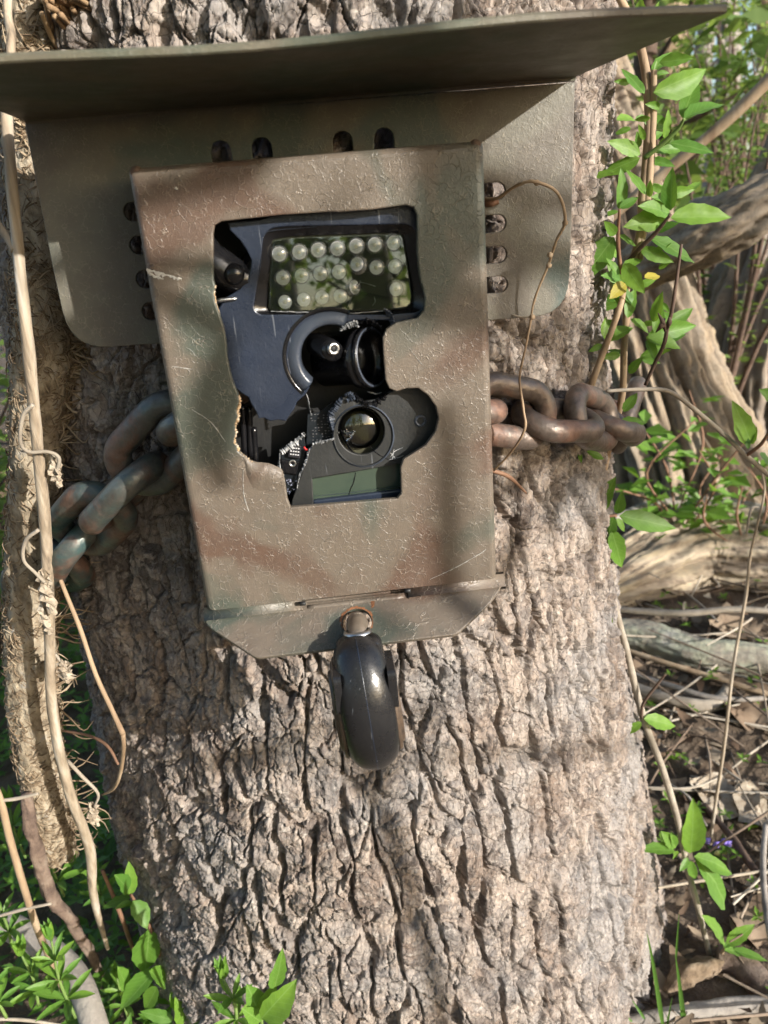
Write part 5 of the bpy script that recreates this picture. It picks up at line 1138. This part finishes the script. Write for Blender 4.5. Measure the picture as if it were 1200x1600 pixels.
# ---- broad leaved seedlings at the bottom
s1 = thing('seedling', at(268, 1600, .16), 'seedling with broad bright leaves left of the trunk foot', 'seedling')
stem(s1, [at(*r1(490, 955), .13), at(*r1(520, 1000), .135), at(*r1(560, 1070), .14), at(*r1(600, 1180), .15), at(*r1(640, 1310), .165), at(*r1(680, 1430), .18)], [.0010, .0013, .0016, .0018, .0018, .0018], STEM_RED)
leaves(s1, [((488, 958), (483, 828), {'width': 1.0, 'roll': 0}), ((480, 942), (428, 880), {'width': 1.2}), ((490, 965), (380, 1008), {'width': 1.0}), ((498, 978), (552, 1085), {'width': 1.5, 'roll': 0}), ((500, 985), (430, 1010)), ((560, 1085), (543, 1245), {'width': 1.1, 'roll': 5}), ((592, 1228), (452, 1388), {'width': .85, 'roll': 0}), ((475, 1310), (440, 1225), {'width': 1.2}), ((590, 1300), (545, 1390), {'width': 1.3}), ((650, 1425), (525, 1392), {'width': 1.0}), ((690, 1435), (655, 1335), {'width': 1.3}), ((690, 1425), (795, 1375), {'width': 1.1}), ((560, 1240), (620, 1310)), ((640, 1320), (700, 1400), {'width': 1.2})], r1, .135)
s2 = thing('seedling', at(410, 1640, .10), 'seedling with three large pointed leaves against the trunk bottom', 'seedling')
stem(s2, [at(408, 1650, .05), at(409, 1610, .04), at(410, 1585, .035), at(430, 1545, .03)], [.0016, .0014, .0012, .0008], STEM_GREEN)
leaves(s2, [((982, 1428), (925, 1290), {'width': 1.2, 'roll': 0}), ((980, 1420), (1114, 1272), {'width': 1.35, 'roll': 0}), ((1028, 1305), (1060, 1155), {'width': .8}), ((975, 1430), (905, 1380), {'width': 1.2}), ((985, 1425), (1035, 1285), {'width': 1.1})], r1, .008, dy=.006)
def whorled(px, py, Y, h, label, seed, n=4, L0=.018, lean=(0, 0)):
    rs = random.Random(seed); b = at(px, py, Y); th = thing('cleavers_plant', b, label, 'weed', 'whorled weeds at the foot of the tree')
    top = b + np.array([lean[0], lean[1], h]); mid = (b + top) / 2 + np.array([rs.uniform(-.004, .004), 0, 0]); stem(th, [b, mid, top], [.0012, .0011, .0008], STEM_GREEN)
    pc = catmull([b, mid, top], 10)
    for k in range(n):
        c = pc[int((k + 1) / n * (len(pc) - 1))]; m = 6 if k < n - 1 else 7; a0 = rs.uniform(0, 6)
        for q in range(m):
            a = a0 + 6.283 * q / m; el = .25 + .8 * (k / n) + (.5 if k == n - 1 else 0); L = L0 * rs.uniform(.8, 1.1) * (1 - .35 * k / n); d = np.array([math.cos(a) * math.cos(el), math.sin(a) * math.cos(el), math.sin(el)])
            leaf(th, c, c + d * L, .62, rs.uniform(-15, 15), LMN, 1.2)
for a in ((118, 1590, .10, .075, 'tall whorled weed standing over the grey branch', 1, 4, .024), (368, 1620, .03, .05, 'whorled weed beside the three leaved seedling', 2, 3, .020), (100, 1400, .17, .05, 'whorled weed behind the dark root', 3, 3, .026), (40, 1340, .20, .05, 'whorled weed at the left border under the hairy vine', 4, 3, .024), (20, 1480, .14, .05, 'whorled weed at the left border above the grey branch', 5, 3, .022), (60, 1570, .12, .05, 'whorled weed at the bottom left below the grey branch', 6, 3, .022), (165, 1420, .2, .05, 'whorled weed between dry stalk and trunk foot', 7, 3, .022), (10, 1590, .1, .05, 'whorled weed in the bottom left corner', 8, 3, .02), (200, 1590, .16, .045, 'whorled weed under the broad bright seedling', 9, 3, .02), (110, 1320, .24, .06, 'whorled weed behind the foot of the hairy vine', 10, 3, .03)): whorled(*a)
# green ground cover in the lower left
def cover_mass(n, seed, xr, yr, mat, name, label, smin=.010, smax=.024, hmax=.06):
    g = np.random.default_rng(seed); V = []; F = []
    for k in range(n):
        x = g.uniform(*xr); y = g.uniform(*yr)
        if math.hypot(x - .04, y - .295) < .262: continue
        z = float(ground_h(np.array(x), np.array(y))) + g.uniform(.004, hmax); m = g.integers(3, 7); a0 = g.uniform(0, 6.28)
        for q in range(m):
            a = a0 + 6.28 * q / m; L = g.uniform(smin, smax); d = np.array([math.cos(a), math.sin(a), g.uniform(-.2, .7)]); d /= np.linalg.norm(d); w = np.array([-math.sin(a), math.cos(a), g.normal(0, .2)]) * L * .2; c = np.array([x, y, z]); b = len(V); up = np.array([0, 0, .06 * L])
            V += [c, c + d * L * .45 + w + up, c + d * L, c + d * L * .45 - w + up, c + d * L * .5]; F += [(b, b + 4, b + 1), (b + 1, b + 4, b + 2), (b, b + 3, b + 4), (b + 3, b + 2, b + 4)]
    o = mesh_obj(name, V, F, mat, smooth=False); tag(o, label, 'ground cover', kind='stuff')
cover_mass(2400, 1, (-1.0, -.05), (-.05, 1.6), LEAF_D, 'ground_cover', 'low green weeds covering the ground left of the trunk')
cover_mass(1800, 2, (-.9, -.1), (-.05, 1.2), LEAF, 'ground_cover', 'bright green weed leaves standing among the low weeds', .010, .022, .085)
cover_mass(900, 3, (.22, 1.3), (.0, 1.4), LEAF, 'ground_cover', 'scattered small green seedlings among the dead leaves', .006, .014, .03)
# grass blades at the lower right
def blade(th, pts, w):
    P = catmull(pts, 8); V = []; F = []; n = len(P)
    for i, p in enumerate(P):
        s = i / (n - 1); k = w * (1 - s) ** .6 * min(1, .6 + s * 3); t = P[min(i + 1, n - 1)] - P[max(i - 1, 0)]; sd = np.cross(t, to_cam(p)); sd /= np.linalg.norm(sd) + 1e-9; V += [tuple(p - sd * k), tuple(p + to_cam(p) * -k * .5), tuple(p + sd * k)]
        if i: a = i * 3; F += [(a - 3, a - 2, a + 1, a), (a - 2, a - 1, a + 2, a + 1)]
    mesh_obj('blade', V, F, GRASS, th)
gt = thing('grass_tuft', at(*r6(470, 1640), .12), 'tuft of upright green grass blades at the bottom right of the trunk', 'grass')
for q, w in (([(425, 1600), (405, 1470), (385, 1350), (365, 1252)], .0022), ([(515, 1640), (500, 1540), (488, 1440), (474, 1342)], .0026), ([(310, 1590), (240, 1540), (190, 1495), (146, 1456)], .0013), ([(356, 1580), (330, 1540), (308, 1506)], .0014), ([(436, 1640), (448, 1570), (462, 1496)], .0012), ([(476, 1350), (482, 1260), (488, 1180)], .0010), ([(760, 1640), (755, 1600), (750, 1560)], .0010)): blade(gt, [at(*r6(x, y), .12 + .004 * i) for i, (x, y) in enumerate(q)], w)
# the little violet flower
vf = thing('violet_flower', gpt(1130, 1352, .0), 'tiny violet and pale yellow flower on the leaf litter at right', 'flower')
c0 = gpt(1128, 1322, .02); stem(vf, [gpt(1127, 1352, .0), gpt(1127, 1338, .010), c0], [.0008, .0008, .0006], STEM_GREEN)
for (dx, dz, m) in ((-.006, .003, PETAL), (.002, .006, PETAL), (.007, .002, PETAL), (.003, -.008, PETAL_Y), (-.004, -.009, PETAL_Y), (-.017, .010, PETAL)):
    p = c0 + np.array([dx, 0, dz]); mesh_obj('petal', *tube([p + np.array([-.004, 0, -.001]), p, p + np.array([.004, .001, .002])], [.0006, .0036, .0006], 8, 4), m, vf)
# larger dead leaves lying in view
def dead_leaf(px, py, L, ang, label, seed, tilt=.3):
    rs = np.random.default_rng(seed); c = gpt(px, py, .012); n = 9; V = []; F = []
    for i in range(n + 1):
        s = i / n
        for q in np.linspace(-1, 1, 7):
            w = .32 * L * math.sin(math.pi * min(.98, s * .94 + .03)) ** .7 * (1 + .25 * math.sin(9 * s + 3 * q + seed)); x = (s - .5) * L; y = q * w; z = .9 * L * (s - .5) ** 2 + .45 * abs(q) * w * math.sin(4 * s + seed) + .03 * L * rs.normal() + tilt * y
            V.append((c[0] + x * math.cos(ang) - y * math.sin(ang), c[1] + x * math.sin(ang) + y * math.cos(ang), c[2] + z))
    for i in range(n):
        for q in range(6): a = i * 7 + q; F.append((a, a + 1, a + 8, a + 7))
    o = mesh_obj('dead_leaf', V, F, CURL if seed % 2 else DEAD, None); tag(o, label, 'dead leaf', 'dead leaves on the ground')
for a in ((1130, 1250, .075, -.5, 'pale curled dead leaf below the small bright ground plants', 1), (1105, 1225, .06, .9, 'brown dead leaf beside the pale curled one', 2), (1180, 1270, .07, 1.4, 'pale dead leaf at the right border', 3), (1175, 1110, .08, .2, 'brown dead leaf under the tan stick at right', 4), (1150, 985, .09, .1, 'purplish brown dead leaf on the mossy log', 6), (1040, 1170, .05, 2, 'small brown dead leaf beside the bare stem', 8), (1185, 1440, .06, .3, 'brown dead leaf right of the lowest sapling leaves', 10)): dead_leaf(*a)
# ================================================================== the wood on the photographer's side
def shade_tree():
    b = np.array([3.3, -1.5, 0.0]); b[2] = float(ground_h(np.array(b[0]), np.array(b[1])))
    th = thing('tree', b, 'young tree outside the right of the frame whose twigs shade the box', 'tree'); rs = np.random.default_rng(12); mb = MB(); LV = []; LF = []
    trunk = [b + np.array([0, 0, -.1]), b + np.array([.02, .03, .6]), b + np.array([-.03, .05, 1.3]), b + np.array([.0, 0, 2.4]), b + np.array([.1, .1, 4])]
    mb.add(*tube(trunk, [.06, .05, .045, .035, .01], 20, 10, .1, 2))
    def limb(pts, R, n=8): mb.add(*tube(pts, R, 8, n, .1, 3))
    def on_front(x, y, L, Y=0.0): return at(x, y, Y) + SUN * L
    def leafcloud(c, n, s, ls):
        for k in range(n):
            p = c + rs.normal(0, 1, 3) * s; u = rs.normal(0, 1, 3); u /= np.linalg.norm(u); w_ = np.cross(u, rs.normal(0, 1, 3)); w_ /= np.linalg.norm(w_) + 1e-9; L = ls * rs.uniform(.6, 1.3); i = len(LV)
            LV.extend([p - u * L * .5, p + w_ * L * .22, p + u * L * .5, p - w_ * L * .22]); LF.append((i, i + 1, i + 2, i + 3))
    fork = b + np.array([-.02, .04, .9])
    # upright twig whose shadow crosses the lower right of the cover
    q = [on_front(712, 1120, .95), on_front(704, 1000, .95), on_front(701, 850, .95), on_front(700, 700, .96), on_front(690, 640, .98)]
    sb = q[0] + np.array([.10, -.05, 0]); sb[2] = GZ - .02
    limb([sb, sb * .6 + q[0] * .4 + np.array([.03, 0, 0]), sb * .25 + q[0] * .75 + np.array([.02, 0, 0])] + q, [.008, .007, .006, .0055, .0055, .0055, .005, .004])
    # forked twig over the upper right of the cover and the plate
    q = [on_front(840, 500, 1.15), on_front(720, 380, 1.15), on_front(690, 270, 1.15), on_front(650, 120, 1.2)]
    limb([fork + np.array([0, 0, .2]), fork * .5 + q[0] * .5] + q, [.016, .012, .010, .012, .010, .005])
    q = [on_front(930, 330, 1.3, .045), on_front(830, 300, 1.3, .045), on_front(800, 420, 1.3, .045), on_front(770, 560, 1.3, .045)]
    limb([fork + np.array([0, 0, .25]), fork * .45 + q[0] * .55] + q, [.012, .007, .005, .005, .005, .003])
    # broad dead leaf and twig that throw the dark patch left of the opening
    q = [on_front(365, 530, .8), on_front(345, 600, .8), on_front(330, 690, .8), on_front(350, 760, .82)]
    limb([fork + np.array([0, 0, .1]), fork * .4 + q[0] * .6 + np.array([0, -.1, .1]), on_front(430, 420, .82)] + q, [.014, .009, .004, .005, .009, .007, .003])
    q = [on_front(420, 120, 1.0), on_front(400, 250, 1.0), on_front(240, 300, 1.02), on_front(180, 330, 1.05)]
    limb([fork + np.array([0, 0, .3]), fork * .4 + q[0] * .6] + q, [.014, .010, .008, .007, .006, .003])
    # leafy twigs: broken shade on the right half of the trunk
    for (x, y, L, n, s) in ((850, 600, 1.5, 14, .035), (880, 780, 1.6, 18, .045), (700, 60, 1.6, 10, .05), (700, 330, 1.7, 12, .04), (250, 1180, 1.6, 8, .05)):
        c = att(x, y) + SUN * L; limb([fork + np.array([0, 0, .1]), fork * .45 + c * .55 + rs.normal(0, .04, 3), c - (c - fork) * .06, c, c + (c - fork) * .05], [.006, .004, .003, .002, .001]); leafcloud(c, n, s, .055)
    mb.build('trunk', STEM_GREY, th); o = mesh_obj('crown', LV, LF, LEAF_W, th, smooth=False); o['kind'] = 'stuff'
shade_tree()
def behind(x, y, r, H, seed, mat, label):
    b = np.array([x, y, 0.0]); b[2] = float(ground_h(np.array(x), np.array(y))); rs = random.Random(seed)
    th = thing('tree', b, label, 'tree', 'trees behind the photographer'); mb = MB(); V = []; F = []
    ax = [b + np.array([rs.uniform(-.2, .2) * t, rs.uniform(-.2, .2) * t, H * t - .1]) for t in (0, .2, .5, .8, 1)]; mb.add(*tube(ax, [r * 1.4, r, r * .8, r * .5, r * .1], 16, 6, .1, seed)); pc = catmull(ax, 8)
    for k in range(22):
        i = rs.randrange(4, len(pc)); a = rs.uniform(0, 6.28); L = H * rs.uniform(.12, .28); d = np.array([math.cos(a), math.sin(a), rs.uniform(.1, .8)]); q = [pc[i], pc[i] + d * L * .5, pc[i] + d * L + np.array([0, 0, .1 * L])]; mb.add(*tube(q, [r * .25, r * .15, r * .04], 6, 4))
        for s in range(60):
            t = rs.random(); c = q[0] * (1 - t) + q[2] * t + np.array([rs.gauss(0, .2 * L), rs.gauss(0, .2 * L), rs.gauss(0, .2 * L)]); S = rs.uniform(.05, .11); u = np.array([rs.gauss(0, 1), rs.gauss(0, 1), rs.gauss(0, 1)]); u /= np.linalg.norm(u); w_ = np.cross(u, [rs.gauss(0, 1), rs.gauss(0, 1), rs.gauss(0, 1)]); w_ /= np.linalg.norm(w_) + 1e-9; b0 = len(V); V += [c - u * S, c + w_ * S * .5, c + u * S, c - w_ * S * .5]; F.append((b0, b0 + 1, b0 + 2, b0 + 3))
    mb.build('trunk', mat, th); o = mesh_obj('crown', V, F, LEAF_W, th, smooth=False); o['kind'] = 'stuff'
for k, (x, y, r, H, lb) in enumerate(((-1.2, -4.5, .12, 6, 'slim grey tree nearest behind the photographer'), (.4, -5.5, .14, 7, 'dark tree straight behind the photographer'), (-3.0, -5.0, .15, 7, 'grey tree behind the photographer on the left'), (1.2, -8, .18, 8, 'dark tree far behind the photographer on the right'), (-1.8, -8.5, .18, 8, 'stout grey tree behind the slim grey one'), (-5, -6, .16, 7, 'dark tree furthest left behind the photographer'), (-.4, -10, .2, 9, 'tall grey tree far straight behind the photographer'), (-4, -11, .2, 9, 'tall dark tree far behind on the left'))): behind(x, y, r, H, 60 + k, (STEM_GREY, STEM_DARK)[k % 2], lb)
